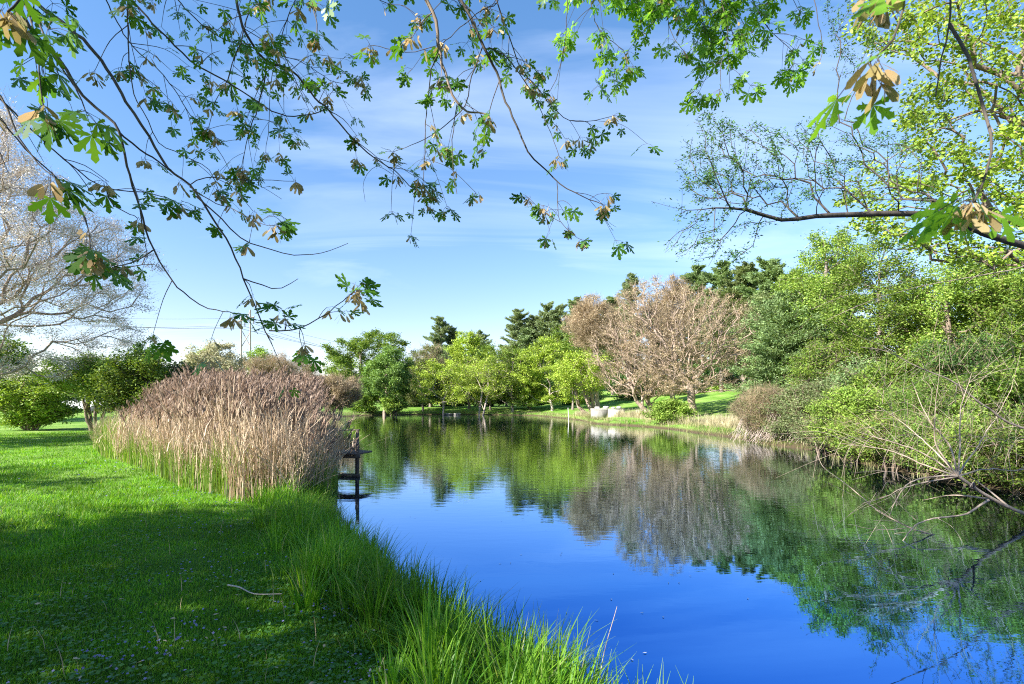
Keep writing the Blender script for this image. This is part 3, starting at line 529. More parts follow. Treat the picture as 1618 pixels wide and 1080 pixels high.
M_reed = leaf_mat('reed_straw', (.40, .295, .19), (.72, .57, .41), .2); M_plume = leaf_mat('reed_plume', (.20, .135, .10), (.44, .325, .25), .35); M_young = leaf_mat('reed_green', (.11, .22, .03), (.24, .36, .07), .35)
FRONT = [(-13.6, 16.6), (-11.2, 14.0), (-8.6, 11.7), (-6.2, 9.6), (-4.9, 8.9), (-3.75, 9.1), (-3.6, 9.9), (-3.9, 11.2), (-4.35, 12.9)]
TALL = [(-13.0, 18.5), (-9.6, 14.2), (-6.7, 11.2), (-5.4, 10.2), (-4.6, 10.6), (-4.9, 12.6), (-6.3, 16.2), (-9.6, 25), (-14.5, 28), (-17, 23)]
def reeds(poly, n, hmin, hmax, plume, seed, dry=1., lean=.12, biasd=(0, 0), w=.011, leaves=2):
    r = np.random.default_rng(seed); xy = scatter(r, poly, n); b = base3(xy); lp = Lump(r, 1.3)
    h = (hmin + (hmax - hmin) * r.beta(2.2, 1.6, n)) * (1 + .22 * lp(b)); px_ = CX + F * b[:, 0] / b[:, 1]
    h *= (.42 + .58 * sm(130, 330, px_)) * (1 + .022 * np.clip(b[:, 1] - 11, 0, 14))
    d = hdir(r, n, biasd, .8); bend = np.abs(r.normal(0, lean, n)); out = []
    v, f, c = ribbons(b, d, h, np.full(n, w), bend, 4, face=hdir(r, n), taper=.45); out.append((v, f, 0))
    for q in range(leaves):
        t = r.integers(1, 4, n); o = c[np.arange(n), t]; hl = r.uniform(.25, .6, n)
        v, f, _ = ribbons(o, hdir(r, n, biasd, 1), hl, np.full(n, .016), r.uniform(.2, .9, n), 3); out.append((v, f, 0))
    if plume > 0:
        k = np.where((r.uniform(size=n) < plume) & (h > 1.15))[0]; tip = c[k, -1]; dd = norm(d[k] * .8 + np.array([.6, .2, 0])); m = len(k)
        for q in range(16):
            t = q / 15.; o = tip + np.array([0, 0, 1]) * (.02 + .30 * t) + dd * .16 * t ** 2 + r.normal(size=(m, 3)) * .012 - np.array([0, 0, .12])
            ax = norm(np.array([0, 0, 1.]) * 1.1 + dd * .45 + r.normal(size=(m, 3)) * .24); ln = (.17 - .09 * t) * r.uniform(.7, 1.3, m)
            v, f = quads(o + ax * ln[:, None] * .4, ax, r.normal(size=(m, 3)), ln, ln * .22); out.append((v, f, 1))
    return out
rb = reeds(TALL, 7600, .85, 2.08, .9, 301, lean=.17) + reeds(FRONT + [(-4.9, 11.2), (-6.6, 12.0), (-9.8, 14.8), (-13.2, 18.8)], 2600, .7, 1.9, .25, 303, lean=.2)
tag(build('reed_bed', rb, [M_reed, M_plume]), 'dense bed of tall dry tan reeds with feathery plumes beside the pond', 'reeds', kind='stuff')
BROKEN = [(-4.9, 8.6), (-3.6, 8.5), (-3.8, 10.4), (-4.25, 12.2), (-4.65, 13.2), (-5.5, 14.0), (-5.2, 11.0)]
rb = reeds(BROKEN, 1350, .6, 1.9, 0, 302, lean=.36, biasd=(.15, -.35), w=.014, leaves=1)
q = scatter(r, [(-14.2, 17.4), (-8.8, 12.0), (-5.2, 9.2), (-5.6, 10.6), (-9.5, 13.6), (-13.8, 18.4)], 1500); b = base3(q)
v, f, _ = ribbons(b, hdir(r, 1500), r.uniform(.5, 1.5, 1500), np.full(1500, .012), np.abs(r.normal(0, .4, 1500)), 3); rb.append((v, f, 0))
tag(build('dry_stalks', rb, [M_reed, M_plume]), 'broken straw-coloured stalks leaning over the water at the right end of the reeds', 'stalks', kind='stuff')
n = 19000; q = scatter(r, FRONT + [(-4.9, 11.2), (-6.6, 12.0), (-9.8, 14.8), (-13.2, 18.8)], n); b = base3(q)
lpq = Lump(r, .7)(b); k = lpq > r.uniform(-1.5, .15, n); b = b[k]; lpq = lpq[k]; n = len(b)
v, f, _ = ribbons(b, hdir(r, n), r.uniform(.3, 1.05, n) * (1 + .5 * lpq), r.uniform(.010, .02, n), np.abs(r.normal(0, .3, n)), 4)
tag(build('young_reeds', [(v, f, 0)], M_young), 'fresh green young shoots along the foot of the dry reeds', 'shoots', kind='stuff')

# ---------------------------------------------------------------- grass
M_grass = leaf_mat('grass_blade', (.06, .22, .008), (.21, .42, .02), .4, .5, (.38, .40, .14)); M_bank = leaf_mat('bank_blade', (.06, .21, .012), (.23, .44, .035), .45, .45, (.4, .4, .2))
lawnlump = Lump(np.random.default_rng(8), 1.1)
def lawn(n, r0, r1, seed, h0, h1, w):
    r = np.random.default_rng(seed); a = r.uniform(-.98, .62, n * 2); d = r0 * (r1 / r0) ** r.uniform(0, 1, n * 2); x, y = d * np.sin(a), d * np.cos(a)
    k = pond_d(x, y) > .12; k &= ~inpoly(x, y, FRONT + [(-5, 12), (-13, 19)]); x, y, d = x[k][:n], y[k][:n], d[k][:n]; m = len(x)
    b = np.column_stack([x, y, ground(x, y) - .008]); s = 1 + .3 * lawnlump(b); sc = (d / 5) ** .65
    v, f, _ = ribbons(b, hdir(r, m, (.25, -.1)), r.uniform(h0, h1, m) * s * np.minimum(sc, 1.5), w * np.maximum(1, sc * 1.15), r.uniform(.1, .9, m), 2)
    return v, f, 0
tag(build('lawn_grass', [lawn(330000, 2.6, 34, 310, .025, .065, np.float64(.0045) * np.ones(1)[0])], M_grass), 'short mown green grass of the lawn on the left', 'grass', kind='stuff')
# broad-leaved ground cover (violets, creeping weeds)
r = np.random.default_rng(320); n = 24000; a = r.uniform(-.95, .4, n); d = 2.6 * (9 / 2.6) ** r.uniform(0, 1, n); x, y = d * np.sin(a), d * np.cos(a); k = pond_d(x, y) > .35
pt = np.column_stack([x, y, 0 * x]); k &= (lawnlump(pt * 1.3) + .9 * sm(6.5, 3, d) + r.normal(0, .25, n)) > .35; x, y = x[k], y[k]; m = len(x)
c = np.column_stack([x, y, ground(x, y) + r.uniform(.015, .05, m)]); v, f = quads(c, hdir(r, m), r.normal(size=(m, 3)) * .45 + [0, 0, 1], r.uniform(.02, .042, m), r.uniform(.018, .032, m))
tag(build('ground_cover', [(v, f, 0)], leaf_mat('weed_leaf', (.04, .15, .02), (.13, .27, .05), .3, .45)), 'low broad-leaved weeds spreading through the foreground lawn', 'ground cover', kind='stuff')
n = 620; fp = [(-.9, 3.1), (-2.3, 3.6), (-1.5, 4.2), (-3.0, 5.0), (-2.4, 3.1), (-3.9, 6.6), (-6, 9.2), (-8.2, 11.2), (-5, 8.3), (-9.5, 13.2)]; ctr = np.array(fp)[r.integers(0, len(fp), n)]; xy = ctr + r.normal(size=(n, 2)) * .28 * np.linalg.norm(ctr, axis=1)[:, None] / 5
k = pond_d(xy[:, 0], xy[:, 1]) > .2; xy = xy[k]; m = len(xy); c = np.column_stack([xy, ground(xy[:, 0], xy[:, 1]) + r.uniform(.035, .07, m)])
v, f = quads(c, hdir(r, m), r.normal(size=(m, 3)) * .6 + [0, -.3, 1], np.full(m, .017) * (1 + .06 * xy[:, 1]), np.full(m, .015) * (1 + .06 * xy[:, 1]))
tag(build('violets', [(v, f, 0)], leaf_mat('violet_petal', (.14, .14, .36), (.32, .30, .52), .3)), 'tiny blue-violet flowers scattered in patches over the lawn', 'flowers', kind='stuff')
n = 260; a = r.uniform(-.9, .2, n); d = r.uniform(2.8, 10, n); x, y = d * np.sin(a), d * np.cos(a); k = pond_d(x, y) > .3; x, y = x[k], y[k]; m = len(x)
c = np.column_stack([x, y, ground(x, y) + .045]); v, f = quads(c, hdir(r, m), r.normal(size=(m, 3)) * .5 + [0, 0, 1], r.uniform(.03, .055, m), r.uniform(.012, .022, m))
b = c[:90] * 1.; b[:, 2] -= .05; b[:, :2] += .3; v2, f2, _ = ribbons(b, hdir(r, len(b)), r.uniform(.10, .22, len(b)), np.full(len(b), .005), r.uniform(.1, .6, len(b)), 3)
tag(build('fallen_debris', [(v, f, 0), (v2, f2, 0)], leaf_mat('dry_leaf', (.35, .25, .14), (.60, .48, .32), .2)), 'dry tan leaves and straw bits lying in the grass', 'leaf litter', kind='stuff')
# long grass on the bank edge
def clumps(r, pts, nb, hh, w, spread, bias=(0, 0), bend=(.2, .9), seg=5):
    n = len(pts) * nb; k = np.repeat(np.arange(len(pts)), nb); off = r.normal(size=(n, 2)) * spread; xy = pts[k] + off; b = base3(xy); b[:, 2] = np.maximum(b[:, 2], -.05)
    d = norm(np.column_stack([off / spread + np.array(bias), np.zeros(n)]) + r.normal(size=(n, 3)) * [.5, .5, 0]); hs = r.uniform(.6, 1.25, len(pts))[k]
    return ribbons(b, d, hh * hs * r.uniform(.5, 1.15, n), w * r.uniform(.7, 1.3, n), r.uniform(bend[0], bend[1], n), seg)[:2] + (0,)
r = np.random.default_rng(330); x = r.uniform(-5, 3, 16000); y = r.uniform(1.8, 10.0, 16000); d = pond_d(x, y); k = (d > -.02) & (d < r.uniform(0, 1, 16000) ** 2.2 * 1.0 + .10); pts = np.column_stack([x, y])[k]
g1 = clumps(r, pts[:560], 55, .27, .007, .07, (.15, 0), (.2, 1.0)); g2 = clumps(r, pts[560:980], 36, .50, .014, .06, (.2, .1), (.1, .75))
tag(build('bank_grass', [g1, g2], M_bank), 'long arching green grass along the near edge of the bank', 'grass', kind='stuff')
# rough grass and sedge round the rest of the shore
r = np.random.default_rng(340); P0_ = POND; seg_ = np.roll(POND, -1, 0) - POND; nrm_ = np.column_stack([-seg_[:, 1], seg_[:, 0]]); pts = []
for k in range(len(POND)):
    if POND[k, 1] < 14: continue
    ln = np.linalg.norm(seg_[k]); m = int(ln * 6) + 1
    for q in range(m):
        t_ = r.uniform(); p = POND[k] + seg_[k] * t_; o = nrm_[k] / (ln + 1e-9) * r.uniform(-.1, 1.5) * r.choice([1]); pts.append(p + o if pond_d(*(p + o))[0] > -.15 else p - o)
pts = np.array(pts); hh = .42
s1 = clumps(r, pts, 16, hh, .02, .22, (0, 0), (.1, .8), 3)
tag(build('shore_sedge', [s1], leaf_mat('sedge_blade', (.20, .24, .06), (.46, .40, .22), .3)), 'rough olive and straw grass fringing the far shore', 'grass', kind='stuff')
q = np.concatenate([scatter(r, [W(1085, 676), W(1165, 686), (W(1165, 686)[0] + 3, 33), (10.9, 38)], 260), scatter(r, [(-20, 60), (-17.5, 47), (-12.5, 33), (-16, 33), (-24, 55)], 500), scatter(r, [W(905, 660), W(1040, 672), (12, 44), (8, 55)], 160)])
s1 = clumps(r, q, 22, .75, .022, .22, (0, 0), (.05, .45), 3)
tag(build('dry_grass', [s1], leaf_mat('drygrass_blade', (.40, .36, .20), (.66, .58, .40), .3)), 'pale dry tufts of tall grass on the banks by the meadow and the reeds', 'grass', kind='stuff')

# ---------------------------------------------------------------- things by the water
wood_m = bark_mat('weathered_wood', (.05, .038, .03), (.16, .125, .10), 14)
d0 = P(565, 753, 13.5); root = empty('dock', (d0[0], d0[1], 0)); tag(root, 'small weathered wooden dock with a thin handrail at the right end of the reeds', 'dock')
dx, dy = d0[0], d0[1]; u = np.array([-.97, .25]); 
for k, (s_, w_) in enumerate([(0, 0), (.3, .45), (1.25, 0), (1.5, .45)]):
    x, y = dx + u[0] * s_ - u[1] * w_ * -1, dy + u[1] * s_ + w_
    v, f = box((x, y, .25), (.085, .085, 1.95 if k in (0, 2) else 1.5), .25); build('post', [(v, f, 0)], wood_m, root)
for k in range(9):
    v, f = box((dx + u[0] * (.02 + k * .155) + .05, dy + u[1] * k * .155 + .28, .60 + .004 * (k % 3)), (.135, .85, .045), -.25 + math.pi * 0); build('deck_board', [(v, f, 0)], wood_m, root)
v, f = tube([(dx + .06, dy, 1.235), (dx - .95, dy + .24, 1.21)], .018, 6); build('handrail', [(v, f, 0)], wood_m, root)
for zz, yy_ in ((.545, -.07), (.035, -.07)):
    v, f = box((dx - .62, dy + .16 + yy_, zz), (1.45, .05, .10), -.25); build('beam', [(v, f, 0)], wood_m, root)
# concrete wall with broken blocks
conc = bark_mat('old_concrete', (.28, .265, .24), (.58, .56, .51), 3.5, .3); conc2 = bark_mat('stained_concrete', (.17, .16, .14), (.36, .34, .31), 3, .3); stone = bark_mat('pale_stone', (.30, .285, .26), (.60, .58, .54), 4, .5)
def rock(c, s, r, seed=0):
    bmv = []; n = 9; m_ = 6
    for a in range(m_ + 1):
        for b_ in range(n): th_ = math.pi * a / m_; ph = 6.2832 * b_ / n; bmv.append((math.sin(th_) * math.cos(ph), math.sin(th_) * math.sin(ph), math.cos(th_)))
    v = np.array(bmv); lp = Lump(r, .9); v = v * (1 + .28 * lp(v))[:, None]; v = np.sign(v) * np.abs(v) ** .75 * np.asarray(s) / 2 + c
    i = np.arange(n); j = (i + 1) % n; return v, np.concatenate([np.stack([i + k * n, j + k * n, j + (k + 1) * n, i + (k + 1) * n], 1) for k in range(m_)])
w0 = P(961, 661, 50); wl = empty('concrete_wall', (w0[0], 50, .1)); tag(wl, 'low pale concrete retaining wall on the far bank, its left part stained grey', 'wall')
v, f = box((w0[0] - .85, 50, .55), (1.6, .4, 1.1)); build('stained_panel', [(v, f, 0)], conc2, wl)
v, f = box((w0[0] + .75, 49.97, .6), (1.6, .4, 1.1)); build('sunlit_panel', [(v, f, 0)], conc, wl)  # sunlight on the right half is put into its paler concrete
v, f = box((w0[0] - .05, 50.05, 1.19), (3.3, .55, .10)); build('coping', [(v, f, 0)], conc, wl)
r = np.random.default_rng(350)
spots = [(944, 645, 50.3, .9), (958, 642, 50.6, 1.1), (969, 645, 50.4, .7), (978, 646, 50.9, .9), (989, 649, 50.2, .8), (1000, 647, 51, .6), (1008, 643, 53, .9), (1016, 643, 53.2, .8)]
names = ['at the left end of the wall top', 'largest, in the middle of the wall top', 'right of the largest on the wall top', 'on the right corner of the wall top', 'lying just off the right end of the wall', 'second off the right end of the wall', 'left of the grey pair on the grass', 'right of the grey pair on the grass']
for (px, py, Y, s_), nm in zip(spots, names):
    s_ *= .6
    c = P(px, py, Y); c[2] = (1.24 + s_ * .16) if px < 985 else gz(c[0], c[1]) + s_ * .12
    v, f = rock(c, (s_ * .95, s_ * .7, s_ * .45), r); o = build('stone_block', [(v, f, 0)], stone if px < 1004 else conc2, origin=(c[0], c[1], c[2] - .1)); tag(o, 'pale broken stone block, ' + nm if px < 1004 else 'grey stone block ' + nm, 'stone', 'stone blocks around the concrete wall')
for px, py, Y, s_, nm in [(708, 655.2, 72.5, 1.5, 'flat grey stone at the far waterline below the small lime tree'), (722, 655.2, 72.6, 1.2, 'smaller flat stone at the far waterline beside the flat grey one')]:
    c = P(px, py, Y); c[2] = .12; v, f = rock(c, (s_, .7, .35), r); tag(build('stone', [(v, f, 0)], conc2, origin=(c[0], c[1], 0)), nm, 'stone', 'stones at the far waterline')
c = P(899, 664, 52); v, f = tube([(c[0], 52, -.4), (c[0] - .05, 52, .7), (c[0] - .09, 52, 1.3)], [.045, .04, .035], 8); o = build('post', [(v, f, 0)], bark_mat('white_post', (.55, .55, .52), (.72, .72, .70), 5, .2), origin=(c[0], 52, 0)); tag(o, 'thin pale post standing in the water left of the concrete wall', 'post')
# power pole
py0 = 118.; A = P(381, 500, py0); Bp = P(395.5, 489, py0); zb = gz(A[0], py0); root = empty('power_pole', (A[0], py0, zb)); tag(root, 'two-legged wooden power pole with cross braces beyond the reeds', 'power pole')
pm = bark_mat('pole_wood', (.26, .2, .17), (.45, .37, .32), 6)
for q in (A, Bp): v, f = tube([(q[0], py0, zb - .3), (q[0], py0, q[2])], [.22, .15], 8); build('pole', [(v, f, 0)], pm, root, smooth=True)
a1, a2 = P(377, 508, py0), P(403, 500.5, py0); v, f = tube([a1 + [0, -.3, 0], a2 + [0, -.3, 0]], .15, 6); build('crossarm', [(v, f, 0)], pm, root)
for (q1, q2) in (((379, 550), (395, 523)), ((382, 523), (396, 550)), ((388, 503), (393, 493))): v, f = tube([P(*q1, py0) + [0, .3, 0], P(*q2, py0) + [0, .3, 0]], .09, 5); build('brace', [(v, f, 0)], pm, root)
ins = []
for px_, py_ in ((379, 508), (388, 505.5), (402, 501)):
    q = P(px_, py_, py0); v, f = tube([q + [0, -.3, -.1], q + [0, -.3, -1.5]], .1, 6); build('insulator', [(v, f, 0)], bk('dark'), root); ins.append(q + [0, -.3, -1.5])
def wire(a, b, sag, rad=.035):
    t_ = np.linspace(0, 1, 25)[:, None]; p = a * (1 - t_) + b * t_; p[:, 2] -= 4 * sag * (t_ * (1 - t_))[:, 0]; return tube(p, rad, 4)
for k, (q, yl, yr, nm) in enumerate(zip(ins, (497, 503, 510), (540, 545, 551), ('highest', 'middle', 'lowest'))):
    lft = P(-60, yl - 6, 75.) ; rgt = P(640, yr + 22, 210.)
    v1, f1 = wire(lft, q, 1.0, .028); v2, f2 = wire(q, rgt, 1.6, .04); v, f, _ = cat([(v1, f1), (v2, f2)]); tag(build('power_line', [(v, f, 0)], bk('grey'), origin=tuple(q)), 'thin power line across the sky by the two-legged pole, %s of three' % nm, 'power line', 'power lines on the pole')
v1, f1 = wire(P(-60, 488, 75.), A - [0, 0, .2], .8, .02); v2, f2 = wire(A - [0, 0, .2], P(640, 556, 210.), 1.4, .03); v, f, _ = cat([(v1, f1), (v2, f2)]); tag(build('power_line', [(v, f, 0)], bk('grey'), origin=tuple(A)), 'thin guard wire carried on top of the left pole leg', 'power line', 'power lines on the pole')
# white car far behind the left shrubs
c = P(137, 660, 44); x, y = c[0], 44.; z0 = gz(x, y); root = empty('parked_car', (x, y, z0)); tag(root, 'white car parked far back, half hidden between the left shrubs', 'car')
prof = np.array([(-2.15, .35), (-2.2, .75), (-1.9, .95), (-1.1, 1.02), (-.5, 1.42), (.75, 1.46), (1.6, 1.05), (2.1, .98), (2.2, .6), (2.15, .35)])
V = np.concatenate([np.column_stack([prof[:, 0], np.full(10, s_), prof[:, 1]]) * [1, 1, 1] for s_ in (-.85, .85)]) ; V[[4, 5, 14, 15], 1] *= .82; V = V + [x, y, z0]; k = np.arange(9)
carm = bark_mat('white_paint', (.75, .75, .75), (.8, .8, .8), 1, 0); carm.node_tree.nodes['Principled BSDF'].inputs['Roughness'].default_value = .3
build('body', [(V, np.stack([k, k + 1, k + 11, k + 10], 1), 0), (V, np.array([list(range(10)), list(range(19, 9, -1))]), 0)], carm, root)
gm = bark_mat('dark_glass', (.02, .025, .03), (.03, .035, .04), 1, 0)
for s_ in (-1, 1): build('window', [(np.array([(-1., s_ * .86, 1.04), (-.48, s_ * .735, 1.36), (.7, s_ * .735, 1.38), (1.4, s_ * .86, 1.06)]) + [x, y, z0], np.array([[0, 1, 2, 3]]), 0)], gm, root)
for wx in (-1.35, 1.35):
    for s_ in (-.8, .8): v, f = tube([(x + wx, y + s_ - .11, z0 + .33), (x + wx, y + s_ - .1, z0 + .33), (x + wx, y + s_ + .1, z0 + .33), (x + wx, y + s_ + .11, z0 + .33)], [.02, .33, .33, .02], 14); build('wheel', [(v, f, 0)], gm, root)
# sticks
r = np.random.default_rng(360)
def stick(name, pts, rad, label, cat_, mat, lift=None):
    p = spline(pts, .05); v, f = tube(p, np.linspace(rad, rad * .4, len(p)), 6); o = build(name, [(v, f, 0)], mat, smooth=True, origin=tuple(p[0])); tag(o, label, cat_); return o
def G3(px, py, h=.05):
    Y = 5.
    for _ in range(12): X = (px - CX) * Y / F; Y = F * (EYE - gz(X, Y) - h) / (py - HY)
    X = (px - CX) * Y / F; return (X, Y, gz(X, Y) + h)
stick('twig', [G3(360, 924, .06), G3(380, 928, .08), G3(402, 938, .05), G3(445, 938, .05)], .008, 'fallen pale twig lying on the shaded lawn', 'twig', bk('pale'))
stick('twig', [(.55, 3.3, -.05), (.61, 3.45, .25), tuple(P(975, 958, 3.6))], .005, 'thin dry stem leaning up out of the near bank grass over the water', 'stem', bk('pale'))

# ---------------------------------------------------------------- overhanging maple
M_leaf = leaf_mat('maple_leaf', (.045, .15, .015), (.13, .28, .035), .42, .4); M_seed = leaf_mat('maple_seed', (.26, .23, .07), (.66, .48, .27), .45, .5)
M_leaf_sunlit = leaf_mat('maple_leaf_sunlit', (.12, .30, .02), (.24, .46, .05), .55, .4)  # brighter leaf copy: sunlight on these boughs is put into its colour
def lobe(ang, ln, w):
    p = np.array([(0, 0), (-.09, .25), (-.12, .50), (-.30, .72), (-.12, .68), (-.16, .90), (0, 1.05), (.14, .88), (.10, .68), (.28, .70), (.11, .48), (.09, .25)]); p = p * [w, ln]; c, s = math.cos(ang), math.sin(ang)
    z = -.10 * (p[:, 1] ** 2) - np.abs(p[:, 0]) * .35; return np.column_stack([p[:, 0] * c + p[:, 1] * s, -p[:, 0] * s + p[:, 1] * c, z])
LEAF = np.stack([lobe(0, 1., 1.), lobe(.78, .86, .9), lobe(-.78, .86, .9), lobe(1.7, .5, .7), lobe(-1.7, .5, .7)])     # 5 x 12 x 3
SAM = np.array([(0, 0, 0), (-.10, .12, 0), (-.20, .45, .02), (-.22, .8, .05), (-.06, 1., .06), (.10, .86, .04), (.09, .5, .02), (.05, .15, 0)])
def place(tmpl, pos, ydir, nrm, size):
    y = norm(ydir); x = norm(np.cross(y, nrm)); z = np.cross(x, y); Mx = np.stack([x, y, z], 1)      # rows: axes
    t_ = tmpl.reshape(-1, 3); V = np.einsum('kj,njd->nkd', t_, Mx) * size[:, None, None] + pos[:, None]; K = tmpl.shape[-2]
    return V.reshape(-1, 3), np.arange(V.shape[0] * V.shape[1]).reshape(-1, K)
CL = []; SEEDS = []
def sprig(r, tip, d, leaves, seeds, ls, W_, LP, SP):
    """a twig end: leaves on petioles and a bunch of hanging winged seeds"""
    for q in range(leaves):
        a = r.uniform(0, 6.283); pd = norm(np.array([math.cos(a), math.sin(a), r.uniform(-.5, .45)]) + d * .7); pl = ls * r.uniform(.5, 1.1); e = tip + pd * pl + [0, 0, -.12 * pl]
        W_.append(tube(np.array([tip, (tip + e) / 2 + [0, 0, .1 * pl], e]), .0011, 3))
        LP.append((e, pd + np.array([0, 0, r.uniform(-.9, .05)]), np.array([r.normal() * .5, r.normal() * .5, 1.]), ls * r.uniform(.6, 1.15)))
    if seeds: CL.append([]); SP.append(CL[-1])
    for q in range(seeds):
        a = r.uniform(0, 6.283); o = tip + r.normal(size=3) * .012; st_ = o + np.array([math.cos(a) * .4, math.sin(a) * .4, -.8]) * r.uniform(.2, .5) * ls
        W_.append(tube(np.array([o, st_]), .0008, 3))
        for sgn in (-1, 1): CL[-1].append((st_, np.array([math.cos(a + sgn), math.sin(a + sgn), -1.3 + r.uniform(-.3, .5)]), r.normal(size=3), ls * r.uniform(.55, .8)))
def bough(root, pts, r0, r1, seed, dens=5., leaves=(1, 4), seeds=(1, 7), ls=.083, bright=False, tw=(.12, .42), bare=.0, label=None, up_pts=None, tipsprig=True, smax=1e9, start=0.):
    """pts: list of (px, py, distance); up_pts joins it to the tree above the view"""
    r = np.random.default_rng(seed); p = np.array([P(*q) for q in pts]); 
    if up_pts is not None: p = np.vstack([np.array(up_pts), p])
    c = spline(p, .05); c[1:-1] += r.normal(size=(len(c) - 2, 3)) * .0025; n = len(c); rad = np.linspace(r0, r1, n); W_ = [tube(c, rad, 7)]; LP = []; SP = []
    ln = np.linalg.norm(np.diff(c, axis=0), axis=1).sum(); m = int(ln * dens); n0 = int(n * start) + 2
    for q in range(m):
        k = r.integers(n0, n - 2); d0_ = norm(c[k + 1] - c[k]); d = norm(d0_ * .7 + r.normal(size=3) * [.7, .5, .5] + [0, 0, -.15]); L_ = r.uniform(*tw)
        tpts = np.array([c[k], c[k] + d * L_ * .5 + [0, 0, .05 * L_], c[k] + d * L_ + [0, 0, -.10 * L_] + r.normal(size=3) * .05 * L_]); s = spline(tpts, .04); W_.append(tube(s, np.linspace(min(.0035, rad[k] * .7), .0014, len(s)), 4))
        if r.uniform() < bare: continue
        nl = r.integers(leaves[0], leaves[1] + 1); ns = r.integers(seeds[0], seeds[1] + 1) if seeds[1] and r.uniform() < .62 else 0
        sprig(r, s[-1], norm(s[-1] - s[-2]), nl, ns, ls, W_, LP, SP)
        if L_ > .2 and r.uniform() < .7: sprig(r, s[len(s) // 2], norm(s[-1] - s[0]), max(1, nl - 2), ns // 2, ls * .85, W_, LP, SP)
    if tipsprig: sprig(r, c[-1], norm(c[-1] - c[-2]), leaves[1], seeds[1], ls, W_, LP, SP)
    v, f, _ = cat(W_); b = build('branch', [(v, f, 0)], bk('dark') if r0 < .017 else bk('brown'), root, smooth=True)
    def pack(LS, tm): a = [np.array([q[i] for q in LS]) for i in range(4)]; return place(tm, *a)
    o0 = np.array(root.location)
    if LP: v, f = pack(LP, LEAF); ch = build('leaves', [(v - o0, f, 0)], M_leaf_sunlit if bright else M_leaf); ch.parent = b
    for cl in SP:
        v, f = pack(cl, SAM); SEEDS.append((np.linalg.norm(v.mean(0) - [0, 0, EYE]) / ls, v - o0, f, b))
    return b
tx, ty = -3.4, -3.6; mr_ = empty('maple_tree', (tx, ty, gz(tx, ty) - .1)); tag(mr_, 'overhanging maple with winged seeds whose leafy branches hang into the top of the view', 'tree')
r = np.random.default_rng(400)
B = []   # (points, r0, r1, options)
B.append(dict(pts=[(40, -60, 2.9), (55, 0, 2.9), (110, 45, 2.9), (160, 95, 2.9), (200, 160, 2.9), (235, 215, 2.95), (265, 265, 3.0), (300, 292, 3.0), (330, 335, 3.0), (365, 390, 3.0), (385, 440, 3.0), (405, 490, 3.0), (420, 525, 3.0), (432, 537, 3.0)], r0=.015, r1=.003, dens=2.2, start=.1, bare=.45, tipsprig=False))
B.append(dict(pts=[(300, 292, 3.0), (325, 281, 3.0), (370, 283, 3.0), (430, 284, 3.05), (465, 286, 3.1)], r0=.003, r1=.0015, dens=5, leaves=(0, 1), seeds=(3, 6)))
B.append(dict(pts=[(300, 295, 3.0), (340, 320, 2.95), (370, 330, 2.9), (410, 352, 2.8), (432, 356, 2.8)], r0=.003, r1=.0016, dens=6, leaves=(2, 4), seeds=(3, 7), tw=(.06, .16)))
B.append(dict(pts=[(310, 310, 3.0), (350, 345, 3.0), (380, 375, 3.05), (430, 395, 3.1), (480, 403, 3.1), (520, 396, 3.1), (550, 384, 3.1)], r0=.0045, r1=.0015, dens=.0, tipsprig=False))
B.append(dict(pts=[(385, 440, 3.0), (415, 451, 3.0), (445, 455, 3.0), (471, 440, 3.0)], r0=.004, r1=.0016, dens=1, bare=1, tipsprig=False))
B.append(dict(pts=[(425, 522, 3.0), (450, 521, 3.0), (475, 518, 2.95), (503, 503, 2.95), (530, 485, 2.95), (553, 465, 2.95), (566, 452, 2.95)], r0=.0042, r1=.0018, dens=16, leaves=(1, 4), seeds=(0, 6), ls=.085, tw=(.05, .15)))
B.append(dict(pts=[(20, -40, 2.5), (45, 40, 2.5), (90, 90, 2.5), (130, 150, 2.55), (170, 185, 2.6), (188, 207, 2.6), (200, 260, 2.65), (215, 310, 2.7), (230, 360, 2.7), (242, 395, 2.7), (262, 430, 2.75), (280, 452, 2.75), (300, 470, 2.8), (330, 488, 2.8), (352, 490, 2.8), (372, 496, 2.8)], r0=.012, r1=.0022, dens=3.0, bare=.35, ls=.085, start=.15))
B.append(dict(pts=[(242, 395, 2.7), (215, 414, 2.65), (182, 420, 2.6), (150, 408, 2.6)], r0=.0035, r1=.0018, dens=9, leaves=(2, 4), seeds=(2, 7), ls=.09, tw=(.05, .14)))
B.append(dict(pts=[(185, 205, 2.6), (220, 235, 2.75), (250, 255, 2.9), (270, 268, 3.0)], r0=.005, r1=.004, dens=2, tipsprig=False))
B.append(dict(pts=[(-60, 110, 2.6), (0, 155, 2.6), (50, 205, 2.6), (100, 250, 2.6), (140, 283, 2.7), (180, 300, 2.7), (230, 305, 2.8), (265, 312, 2.9), (280, 320, 2.9)], r0=.007, r1=.002, dens=3, bare=.4, ls=.085))
B.append(dict(pts=[(168, 299, 2.7), (180, 325, 2.7), (205, 338, 2.7), (218, 345, 2.7)], r0=.003, r1=.002, dens=1, leaves=(0, 1), seeds=(2, 5)))
B.append(dict(pts=[(-70, 130, 2.2), (0, 188, 2.2), (40, 235, 2.2), (85, 275, 2.25), (115, 310, 2.3), (135, 345, 2.3), (145, 395, 2.3), (146, 405, 2.3)], r0=.0055, r1=.002, dens=2.5, leaves=(1, 3), bare=.3, ls=.09))
B.append(dict(pts=[(190, -40, 3.4), (210, 0, 3.4), (250, 45, 3.4), (300, 95, 3.5), (340, 118, 3.5), (385, 145, 3.6), (430, 175, 3.7), (465, 183, 3.7), (500, 178, 3.8), (517, 168, 3.8), (517, 150, 3.8)], r0=.009, r1=.003, dens=3, bare=.2))
